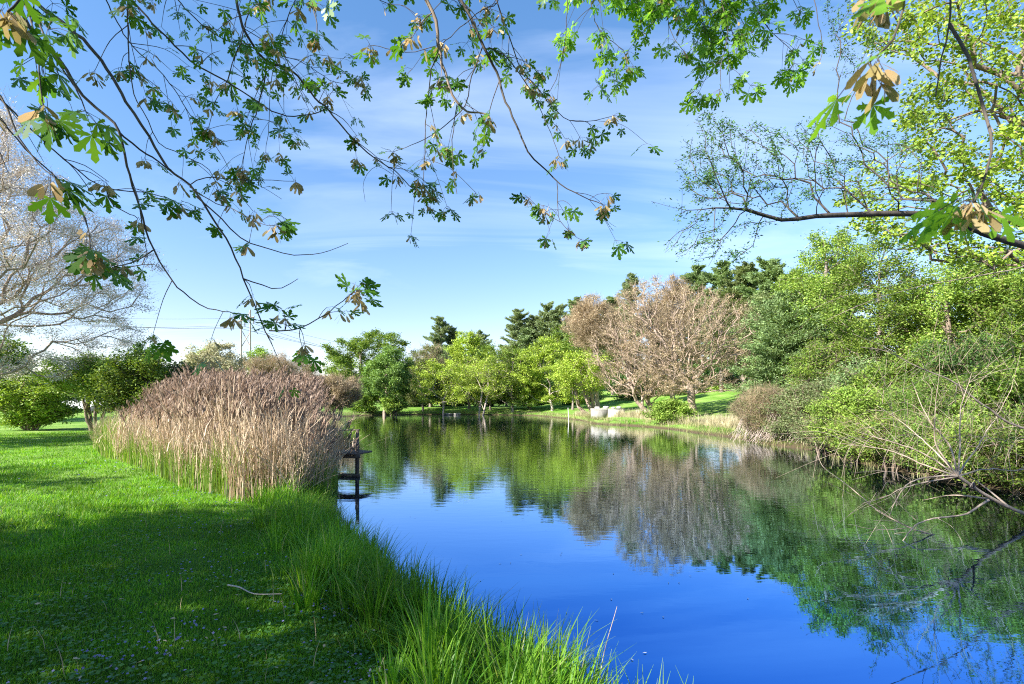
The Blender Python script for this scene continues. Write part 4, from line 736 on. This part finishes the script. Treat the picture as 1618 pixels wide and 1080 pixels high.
B.append(dict(pts=[(365, -40, 3.8), (380, 30, 3.8), (390, 55, 3.8), (420, 95, 3.9), (460, 110, 3.9), (490, 145, 4.0), (520, 175, 4.0), (550, 210, 4.0), (580, 240, 4.1), (605, 258, 4.1), (630, 275, 4.2), (655, 300, 4.2), (680, 305, 4.2)], r0=.014, r1=.003, dens=9, ls=.08))
B.append(dict(pts=[(422, 98, 3.9), (415, 140, 3.9), (400, 190, 3.9), (388, 228, 3.9), (382, 262, 3.9)], r0=.006, r1=.002, dens=12, ls=.08))
B.append(dict(pts=[(195, -30, 3.2), (202, 50, 3.2), (205, 110, 3.2), (215, 160, 3.2), (235, 190, 3.2), (250, 225, 3.3), (290, 245, 3.3), (330, 268, 3.3), (345, 300, 3.3)], r0=.006, r1=.002, dens=6))
B.append(dict(pts=[(395, -30, 3.6), (385, 50, 3.6), (370, 90, 3.6), (360, 125, 3.7), (340, 160, 3.8), (330, 200, 3.8)], r0=.006, r1=.002, dens=10))
B.append(dict(pts=[(150, -40, 4.0), (200, 60, 4.0), (260, 120, 4.1), (300, 180, 4.2), (340, 230, 4.2), (370, 280, 4.3)], r0=.007, r1=.002, dens=7, ls=.08))
B.append(dict(pts=[(255, -40, 4.2), (300, 20, 4.2), (350, 60, 4.3), (420, 80, 4.4), (480, 100, 4.5), (530, 130, 4.6), (565, 125, 4.6)], r0=.007, r1=.002, dens=9, ls=.08))
B.append(dict(pts=[(480, -50, 4.4), (450, 40, 4.4), (430, 120, 4.4), (425, 190, 4.5), (420, 240, 4.5)], r0=.006, r1=.002, dens=10, ls=.08))
B.append(dict(pts=[(60, -40, 1.6), (30, 0, 1.5), (12, 18, 1.5)], r0=.005, r1=.003, dens=4, leaves=(1, 3), seeds=(6, 9), ls=.085, tw=(.03, .08)))
B.append(dict(pts=[(0, -60, 1.9), (45, 20, 1.8), (60, 90, 1.7), (68, 165, 1.7)], r0=.005, r1=.002, dens=4, leaves=(4, 6), seeds=(3, 7), ls=.085, tw=(.04, .1)))
B.append(dict(pts=[(60, 30, 2.0), (85, 90, 1.9), (120, 140, 1.9), (135, 175, 1.9)], r0=.004, r1=.002, dens=3, leaves=(4, 6), seeds=(0, 0), ls=.09, tw=(.04, .1)))
B.append(dict(pts=[(0, 150, 2.0), (30, 215, 2.0), (60, 260, 2.0), (80, 275, 2.0)], r0=.004, r1=.002, dens=2.5, leaves=(3, 5), seeds=(0, 4), ls=.1, tw=(.04, .1)))
# centre
B.append(dict(pts=[(655, -50, 2.8), (672, 0, 2.8), (690, 35, 2.8), (693, 70, 2.8), (703, 115, 2.8), (715, 150, 2.8), (730, 170, 2.8), (745, 177, 2.75), (770, 180, 2.7)], r0=.019, r1=.004, dens=3.5, start=.25, ls=.08, seeds=(0, 7)))
B.append(dict(pts=[(722, 165, 2.8), (718, 190, 2.8), (713, 220, 2.8), (715, 255, 2.8), (722, 306, 2.8)], r0=.0028, r1=.0018, dens=.5, bare=1, tipsprig=False))
B.append(dict(pts=[(700, 70, 2.9), (682, 110, 3.2), (674, 180, 3.4), (671, 250, 3.4), (668, 292, 3.4)], r0=.004, r1=.002, dens=7, ls=.08))
B.append(dict(pts=[(700, -50, 3.3), (727, 0, 3.3), (745, 30, 3.3), (765, 75, 3.3), (785, 115, 3.4), (795, 150, 3.4), (815, 195, 3.4), (835, 240, 3.4), (865, 270, 3.5), (885, 290, 3.5), (920, 310, 3.5), (953, 323, 3.5)], r0=.016, r1=.0025, dens=5.5, start=.15, bare=.15))
B.append(dict(pts=[(880, 288, 3.5), (882, 330, 3.5), (885, 350, 3.5), (905, 370, 3.5), (918, 378, 3.5)], r0=.003, r1=.0016, dens=9, leaves=(1, 3), seeds=(3, 6), ls=.07, tw=(.06, .2)))
B.append(dict(pts=[(885, 350, 3.5), (860, 335, 3.5), (835, 312, 3.5)], r0=.0022, r1=.0015, dens=14, leaves=(1, 3), seeds=(2, 6), ls=.07, tw=(.04, .12)))
B.append(dict(pts=[(773, 75, 3.3), (800, 90, 3.5), (820, 115, 3.6), (840, 145, 3.6), (855, 175, 3.7), (870, 210, 3.7), (884, 248, 3.7)], r0=.004, r1=.002, dens=7, ls=.075, tw=(.08, .25)))
B.append(dict(pts=[(775, -40, 3.6), (785, 0, 3.6), (800, 45, 3.6), (820, 100, 3.7), (850, 140, 3.7), (875, 170, 3.8), (900, 190, 3.8), (940, 190, 3.8), (968, 183, 3.8)], r0=.007, r1=.002, dens=5, seeds=(0, 6)))
B.append(dict(pts=[(897, -40, 3.9), (895, 40, 3.9), (890, 80, 3.9), (878, 125, 3.9), (865, 150, 3.9)], r0=.006, r1=.002, dens=2.5, tw=(.1, .3)))
B.append(dict(pts=[(790, -10, 3.4), (760, 15, 3.3), (720, 50, 3.2), (690, 72, 3.1), (640, 82, 3.1), (600, 72, 3.1), (585, 72, 3.1)], r0=.004, r1=.0018, dens=7, ls=.075, tw=(.06, .18)))
B.append(dict(pts=[(620, 275, 4.15), (595, 262, 4.1), (575, 285, 4.1), (577, 318, 4.1)], r0=.002, r1=.0013, dens=1, bare=1, tipsprig=False))
B.append(dict(pts=[(762, 75, 3.3), (745, 120, 3.3), (735, 165, 3.3), (700, 200, 3.4), (660, 225, 3.5), (620, 240, 3.6)], r0=.004, r1=.0018, dens=7, ls=.075, tw=(.08, .25)))
B.append(dict(pts=[(560, -40, 4.0), (600, 0, 4.0), (640, 10, 4.0), (660, 25, 4.0)], r0=.005, r1=.002, dens=5, ls=.08, tw=(.08, .25)))
B.append(dict(pts=[(500, -50, 3.4), (490, 0, 3.4), (500, 30, 3.3), (500, 55, 3.2)], r0=.006, r1=.003, dens=7, ls=.10, tw=(.05, .15)))
# right of centre: leafier, sunlit
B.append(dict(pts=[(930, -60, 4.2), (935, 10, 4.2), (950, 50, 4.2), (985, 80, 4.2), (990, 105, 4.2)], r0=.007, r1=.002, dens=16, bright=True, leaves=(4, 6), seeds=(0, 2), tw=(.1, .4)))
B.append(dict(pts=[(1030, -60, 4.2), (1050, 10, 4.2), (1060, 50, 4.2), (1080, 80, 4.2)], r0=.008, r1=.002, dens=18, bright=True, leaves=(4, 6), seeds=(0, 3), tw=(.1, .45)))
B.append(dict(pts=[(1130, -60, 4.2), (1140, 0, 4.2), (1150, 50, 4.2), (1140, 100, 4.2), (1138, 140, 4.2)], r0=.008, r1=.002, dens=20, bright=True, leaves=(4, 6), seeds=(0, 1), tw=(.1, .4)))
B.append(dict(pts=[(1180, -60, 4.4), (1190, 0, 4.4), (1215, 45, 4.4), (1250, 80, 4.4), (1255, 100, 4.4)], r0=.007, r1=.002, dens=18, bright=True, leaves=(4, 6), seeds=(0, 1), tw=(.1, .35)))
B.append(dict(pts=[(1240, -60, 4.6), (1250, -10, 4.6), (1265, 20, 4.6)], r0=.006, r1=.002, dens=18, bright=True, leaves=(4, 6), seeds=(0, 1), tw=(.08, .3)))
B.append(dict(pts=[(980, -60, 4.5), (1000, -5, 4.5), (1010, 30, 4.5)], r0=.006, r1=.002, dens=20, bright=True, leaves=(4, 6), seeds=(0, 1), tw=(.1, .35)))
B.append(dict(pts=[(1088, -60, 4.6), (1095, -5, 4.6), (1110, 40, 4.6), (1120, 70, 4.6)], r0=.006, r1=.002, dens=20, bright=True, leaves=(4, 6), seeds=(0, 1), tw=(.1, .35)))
B.append(dict(pts=[(1275, -50, 3.4), (1287, 0, 3.4), (1297, 50, 3.4), (1300, 80, 3.4), (1293, 102, 3.4)], r0=.004, r1=.002, dens=.1, leaves=(0, 1), seeds=(1, 3), ls=.05))
# very near, right
B.append(dict(pts=[(1435, -90, .95), (1428, 10, .95), (1410, 60, .95), (1390, 85, .95), (1375, 97, .95)], r0=.003, r1=.0018, dens=0, leaves=(3, 3), seeds=(11, 11), ls=.07, bright=True))
B.append(dict(pts=[(1400, -110, 1.0), (1400, -30, 1.0), (1392, -12, 1.0)], r0=.003, r1=.0018, dens=0, leaves=(1, 1), seeds=(9, 9), ls=.068, bright=True))
B.append(dict(pts=[(1470, -100, 1.35), (1505, 0, 1.3), (1500, 40, 1.3), (1488, 90, 1.3), (1478, 152, 1.3)], r0=.005, r1=.0016, dens=0, tipsprig=False))
B.append(dict(pts=[(1500, 38, 1.3), (1530, 90, 1.25), (1550, 150, 1.2), (1564, 215, 1.15), (1561, 265, 1.15), (1545, 305, 1.15)], r0=.0042, r1=.002, dens=3.2, start=.5, leaves=(2, 3), seeds=(0, 0), ls=.10, bright=True, tw=(.02, .06)))
B.append(dict(pts=[(1545, 305, 1.15), (1540, 318, 1.12)], r0=.002, r1=.002, dens=0, leaves=(3, 3), seeds=(13, 13), ls=.07, bright=True))
# limbs: the tree joins every bough's upper end above the view
starts = [np.array(P(*b['pts'][0])) for b in B]
mains = [k for k, b in enumerate(B) if b['pts'][0][1] < 0 or b['pts'][0][0] < 0]
hub = np.array([tx, ty, 4.2]); r = np.random.default_rng(401)
trunk = np.array([[tx, ty, gz(tx, ty) - .1], [tx + .02, ty + .02, 1.2], [tx - .03, ty + .05, 2.4], [tx, ty, 3.4], hub])
ups = []
for k in mains:
    s = starts[k]; ups.append(s + norm(s - np.array([0, 0, EYE])) * .25 * 0 + np.array([-.12, -.35, .55]) * (1 + .5 * s[1] / 4))
limb_t = [np.array([-3.2, -1.2, 6.0]), np.array([-2.6, .6, 6.0]), np.array([-1.2, .2, 6.3]), np.array([.4, .6, 6.4]), np.array([1.6, .9, 6.6]), np.array([-1.0, -2.2, 5.6])]
crown_t = crown_targets(r, 240, np.array([tx, ty - .6, 7.6]), np.array([4.2, 3.9, 3.2]), 'round', .3, .3)
crown_t = crown_t[(crown_t[:, 2] - EYE) > .95 * crown_t[:, 1] + .3]
nodes, par = grow(r, trunk, [0, 0, 1, 2, 3], np.vstack([np.array(limb_t), np.array(ups), crown_t]), step=.3, bow=.05, order_from=hub)
rd, cn_ = radii(nodes, par, .24, .007, .55); v, f, _ = wood(nodes, par, rd, 6, .05); build('trunk', [(v, f, 0)], bk('grey'), mr_, smooth=True)
lo = (nodes[:, 2] - EYE) > .9 * nodes[:, 1] + .6
cn2_ = np.where(lo, cn_, 99); v, f = foliage(r, nodes, par, cn2_, 16000, .09, .28, .6, .8); build('crown', [(v, f, 0)], M_leaf, mr_)
for k, b in enumerate(B):
    up_ = None
    if k in mains:
        e = ups[mains.index(k)]; s = starts[k]; up_ = [e, (e * .45 + s * .55) + np.array([.02, .0, .06])]
    bough(mr_, seed=410 + k, up_pts=up_, **b)

SEEDS.sort(key=lambda q: q[0])
for _, v, f, b in SEEDS[:100]: ch = build('seed_cluster', [(v, f, 0)], M_seed); ch.parent = b
v, f, _ = cat([(v, f) for _, v, f, b in SEEDS[100:]]); o = build('seed_clusters', [(v, f, 0)], M_seed); o.parent = mr_; tag(o, kind='stuff')

# ---------------------------------------------------------------- right-hand maple in bright leaf and willow leaning over the pond
def grow_tree(name, label, cat_, base, spine, r0, groups, seed, leafm, barkm, tipr=.004, step=.25, expo=.6, bow=.08, jit=.05):
    """spine: main limb points (world); groups: list of (targets, leaf count, leaf size, spread, flat, asp)"""
    r = np.random.default_rng(seed); root = empty(name, base); tag(root, label, cat_)
    nd = spline(np.vstack([base, spine]), .45); nodes, par = grow(r, nd, [0] + list(range(len(nd) - 1)), groups[0], step=step, bow=bow, jit=jit, order_from=nd[min(len(nd) - 1, 4)])
    rd, cn_ = radii(nodes, par, r0, tipr, expo); v, f, _ = wood(nodes, par, rd, 5, .03); build('trunk', [(v, f, 0)], barkm, root, smooth=True)
    n, size, spread, flat, asp = groups[1]; v, f = foliage(r, nodes, par, cn_, n, size, spread, flat, asp, 3); build('crown', [(v, f, 0)], leafm, root); return root, nodes, par
def px_targets(r, poly, n, y0, y1):
    A = np.array(poly, float); out = []
    q = scatter(r, poly, n); yy = r.uniform(y0, y1, n); return np.array([P(a, b, c) for (a, b), c in zip(q, yy)])
r = np.random.default_rng(500)
bx, by = 12.6, 10.5
tg = np.vstack([px_targets(r, [(1330, 0), (1330, 60), (1440, 100), (1420, 200), (1330, 290), (1310, 345), (1400, 400), (1500, 420), (1640, 440), (1640, -60), (1480, -30)], 560, 8.8, 12.5), px_targets(r, [(1640, -250), (1640, 420), (2100, 420), (2100, -350)], 420, 8, 13.5)])
grow_tree('maple_tree', 'bright yellow-green maple in sunlit leaf filling the upper right corner', 'tree', np.array([bx, by, gz(bx, by) - .1]), np.array([[12.7, 10.5, 3], [12.4, 10.6, 5.0], [12, 10.7, 7]]), .26, (tg, (38000, .085, .10, .7, .6)), 501, lm('sunny'), bk('brown'))
bx, by = 11.7, 8.6
spine = np.array([P(1890, 560, 8.6), P(1760, 450, 8.4), P(1690, 412, 8.2), P(1618, 388, 7.9), P(1560, 370, 7.7), P(1490, 342, 7.5), P(1420, 337, 7.4), P(1340, 339, 7.3), P(1290, 341, 7.2), P(1235, 347, 7.1), P(1180, 331, 7.0), P(1130, 328, 6.9), P(1085, 332, 6.8), P(1030, 318, 6.8)])
tg = np.vstack([px_targets(r, [(1060, 230), (1110, 170), (1170, 190), (1240, 200), (1300, 170), (1330, 300), (1240, 330), (1150, 320), (1080, 320)], 270, 6.3, 8.2), px_targets(r, [(1060, 340), (1110, 350), (1200, 350), (1190, 400), (1140, 430), (1040, 400)], 60, 6.6, 7.4),
    px_targets(r, [(1300, 170), (1440, 210), (1500, 320), (1320, 320)], 110, 7, 8.6), px_targets(r, [(1300, -20), (1400, -20), (1420, 150), (1320, 150)], 24, 7.4, 8.6), px_targets(r, [(1660, -100), (1900, -100), (1900, 500), (1680, 400)], 130, 7, 10)])
grow_tree('willow_tree', 'dark willow limb with tiny leaves reaching left across the sky from the right edge', 'tree', np.array([bx, by, gz(bx, by) - .1]), spine, .058, (tg, (15000, .046, .04, .9, .32)), 502, lm('bud'), bk('dark'), tipr=.0022, bow=.12, step=.2)
root = empty('fallen_willow', (12.4, 10.2, gz(12.4, 10.2))); tag(root, 'leaning dead willow with bare pale-brown stems fanning over the water on the right', 'tree')
def limb(pts, r0, r1, side=3, seed=0, bark='stem'):
    r0 *= .8; r1 *= .8; r = np.random.default_rng(seed); c = spline(np.array([P(*q) if isinstance(q, tuple) else q for q in pts]), .08); c[1:-1] += np.cumsum(r.normal(size=(len(c) - 2, 3)), 0) * .006 * np.sin(np.linspace(0, 3.14, len(c) - 2))[:, None]; ws = [tube(c, np.linspace(r0, r1, len(c)), 8)]; tips = []
    for q in range(side):
        k = r.integers(len(c) // 3, len(c) - 2); d = norm(norm(c[k + 1] - c[k]) * .8 + r.normal(size=3) * [.4, .5, .45]); ln = r.uniform(.35, 1.2); s = spline(np.array([c[k], c[k] + d * ln * .5 + [0, 0, .06], c[k] + d * ln + r.normal(size=3) * .12]), .08); ws.append(tube(s, np.linspace(max(.003, r1 * .8), .002, len(s)), 5)); tips.append(s)
    v, f, _ = cat(ws); build('stem', [(v, f, 0)], bk(bark), root, smooth=True); return tips
Bs = P(1760, 830, 9.6); Bs[2] = .35
H1 = (1513, 752, 8.0)
limb([P(1800, 815, 9.8), (1700, 830, 9.0), (1618, 806, 8.4), (1560, 780, 8.2), H1], .05, .03, 3, 1)
for k, e in enumerate([[(1480, 700, 8.1), (1478, 640, 8.2), (1482, 610, 8.3)], [(1520, 690, 8.2), (1522, 640, 8.3), (1535, 590, 8.4)], [(1470, 722, 8.2), (1420, 700, 8.3), (1375, 688, 8.5), (1350, 680, 8.6)], [(1460, 735, 8.2), (1400, 712, 8.4), (1330, 700, 8.7)], [(1485, 752, 7.9), (1440, 765, 7.6), (1415, 795, 7.4), (1405, 815, 7.3)], [(1490, 725, 8.3), (1430, 670, 8.8), (1385, 640, 9.2)], [(1500, 700, 8.2), (1462, 650, 8.4), (1440, 600, 8.6)], [(1560, 740, 8.3), (1610, 738, 8.6), (1660, 720, 9)], [(1440, 770, 7.8), (1400, 785, 7.7), (1362, 795, 7.6)], [(1545, 700, 8.6), (1580, 650, 9), (1600, 610, 9.2)]]): limb([H1] + e, .018, .004, 6, 10 + k)
limb([P(1800, 870, 9.5), (1690, 850, 8.8), (1618, 845, 8.2), (1590, 850, 8.1), (1560, 868, 8.0), (1543, 890, 7.9), (1535, 925, 7.9)], .04, .008, 4, 2)
limb([(1562, 790, 8.2), (1520, 812, 7.9), (1475, 820, 7.7), (1445, 834, 7.5), (1425, 858, 7.3), (1415, 884, 7.2)], .022, .006, 4, 3)
limb([(1560, 868, 8.0), (1500, 850, 7.8), (1440, 833, 7.6), (1390, 808, 7.8), (1340, 765, 8.4), (1300, 735, 9.0), (1288, 700, 9.4)], .016, .004, 5, 4)
limb([(1440, 833, 7.6), (1400, 836, 7.5), (1340, 828, 7.4)], .006, .003, 2, 5)
tl_ = limb([P(1850, 720, 9.5), (1740, 700, 9.2), (1618, 672, 8.8), (1560, 640, 8.7), (1510, 606, 8.6), (1450, 580, 8.6), (1400, 555, 8.7), (1360, 548, 8.8)], .045, .006, 12, 6, 'grey')
limb([P(1800, 470, 8.0), (1700, 400, 7.6), (1618, 416, 7.2), (1540, 432, 7.0), (1470, 447, 6.9), (1400, 467, 6.9), (1350, 486, 6.9), (1305, 506, 6.9)], .016, .003, 5, 7)
for k in range(14):
    px_ = 1290 + k * 26 + rng.uniform(-10, 10); y0_ = 11.4 - k * .22; b0 = P(px_ + 60, 700, y0_ + 1.2); limb([b0, (px_ + 20, 690, y0_ + .4), (px_, 715, y0_), (px_ - 8, 745 + rng.uniform(-10, 12), y0_)], .008, .003, 2, 30 + k)
# leafy suckers of the fallen willow
n = 5200; q = px_targets(rng, [(1380, 560), (1640, 500), (1640, 720), (1540, 730), (1400, 700)], 90, 8.6, 10.6); ax = norm(rng.normal(size=(90, 3)) * [.5, .3, .2] + [0, 0, .9]); k = rng.integers(0, 90, n); tt = rng.uniform(-.35, .35, n)[:, None]
c = q[k] + ax[k] * tt + rng.normal(size=(n, 3)) * .02; v, f = quads(c, ax[k] * .6 + rng.normal(size=(n, 3)) * .7, rng.normal(size=(n, 3)), rng.uniform(.04, .08, n), .012); v2, f2 = tubes(q - ax * .45, q + ax * .38, np.full(90, .004), np.full(90, .002), 4)
build('sucker_leaves', [(v, f, 0), (v2, f2, 1)], [lm('willow'), bk('tan')], root)
# pale arching stems at the water in the thicket
root = empty('dead_brush', (12.2, 24.2, .2)); tag(root, 'tangle of pale dead arching stems drooping to the water below the grey-green thicket', 'brush')
r = np.random.default_rng(520); ws = []
for k in range(170):
    px_ = r.uniform(1175, 1300); Y_ = 25.5 - (px_ - 1175) * .028; s = P(px_ + r.uniform(10, 60), r.uniform(655, 672), Y_ + r.uniform(.8, 2)); m_ = P(px_ + r.uniform(-5, 20), r.uniform(640, 668), Y_ + .4); e = P(px_ - r.uniform(0, 32), r.uniform(688, 702), Y_ - r.uniform(0, .6)); ws.append(tube(spline(np.array([s, m_, e]), .25), [*np.linspace(.016, .007, len(spline(np.array([s, m_, e]), .25)))], 5))
v, f, _ = cat(ws); build('stems', [(v, f, 0)], bk('pale'), root, smooth=True)
# small things afloat
r = np.random.default_rng(530)
for k in range(80):
    Y_ = r.uniform(3.6, 14); px_ = r.uniform(640 + 200 * (Y_ < 5), 1250); x, y = (px_ - CX) * Y_ / F, Y_
    if pond_d(x, y)[0] > -.3: continue
    v, f = quads(np.array([[x, y, .006]]), hdir(r, 1), np.array([[0, 0, 1.]]), np.array([.035]), np.array([.014])); tag(build('floating_petal', [(v, f, 0)], leaf_mat('petal', (.5, .5, .5), (.8, .8, .8), .1), origin=(x, y, 0)), 'tiny pale leaf scrap floating on the open water', 'leaf scrap', 'leaf scraps floating on the pond')

print('script s', time.time()-T0)
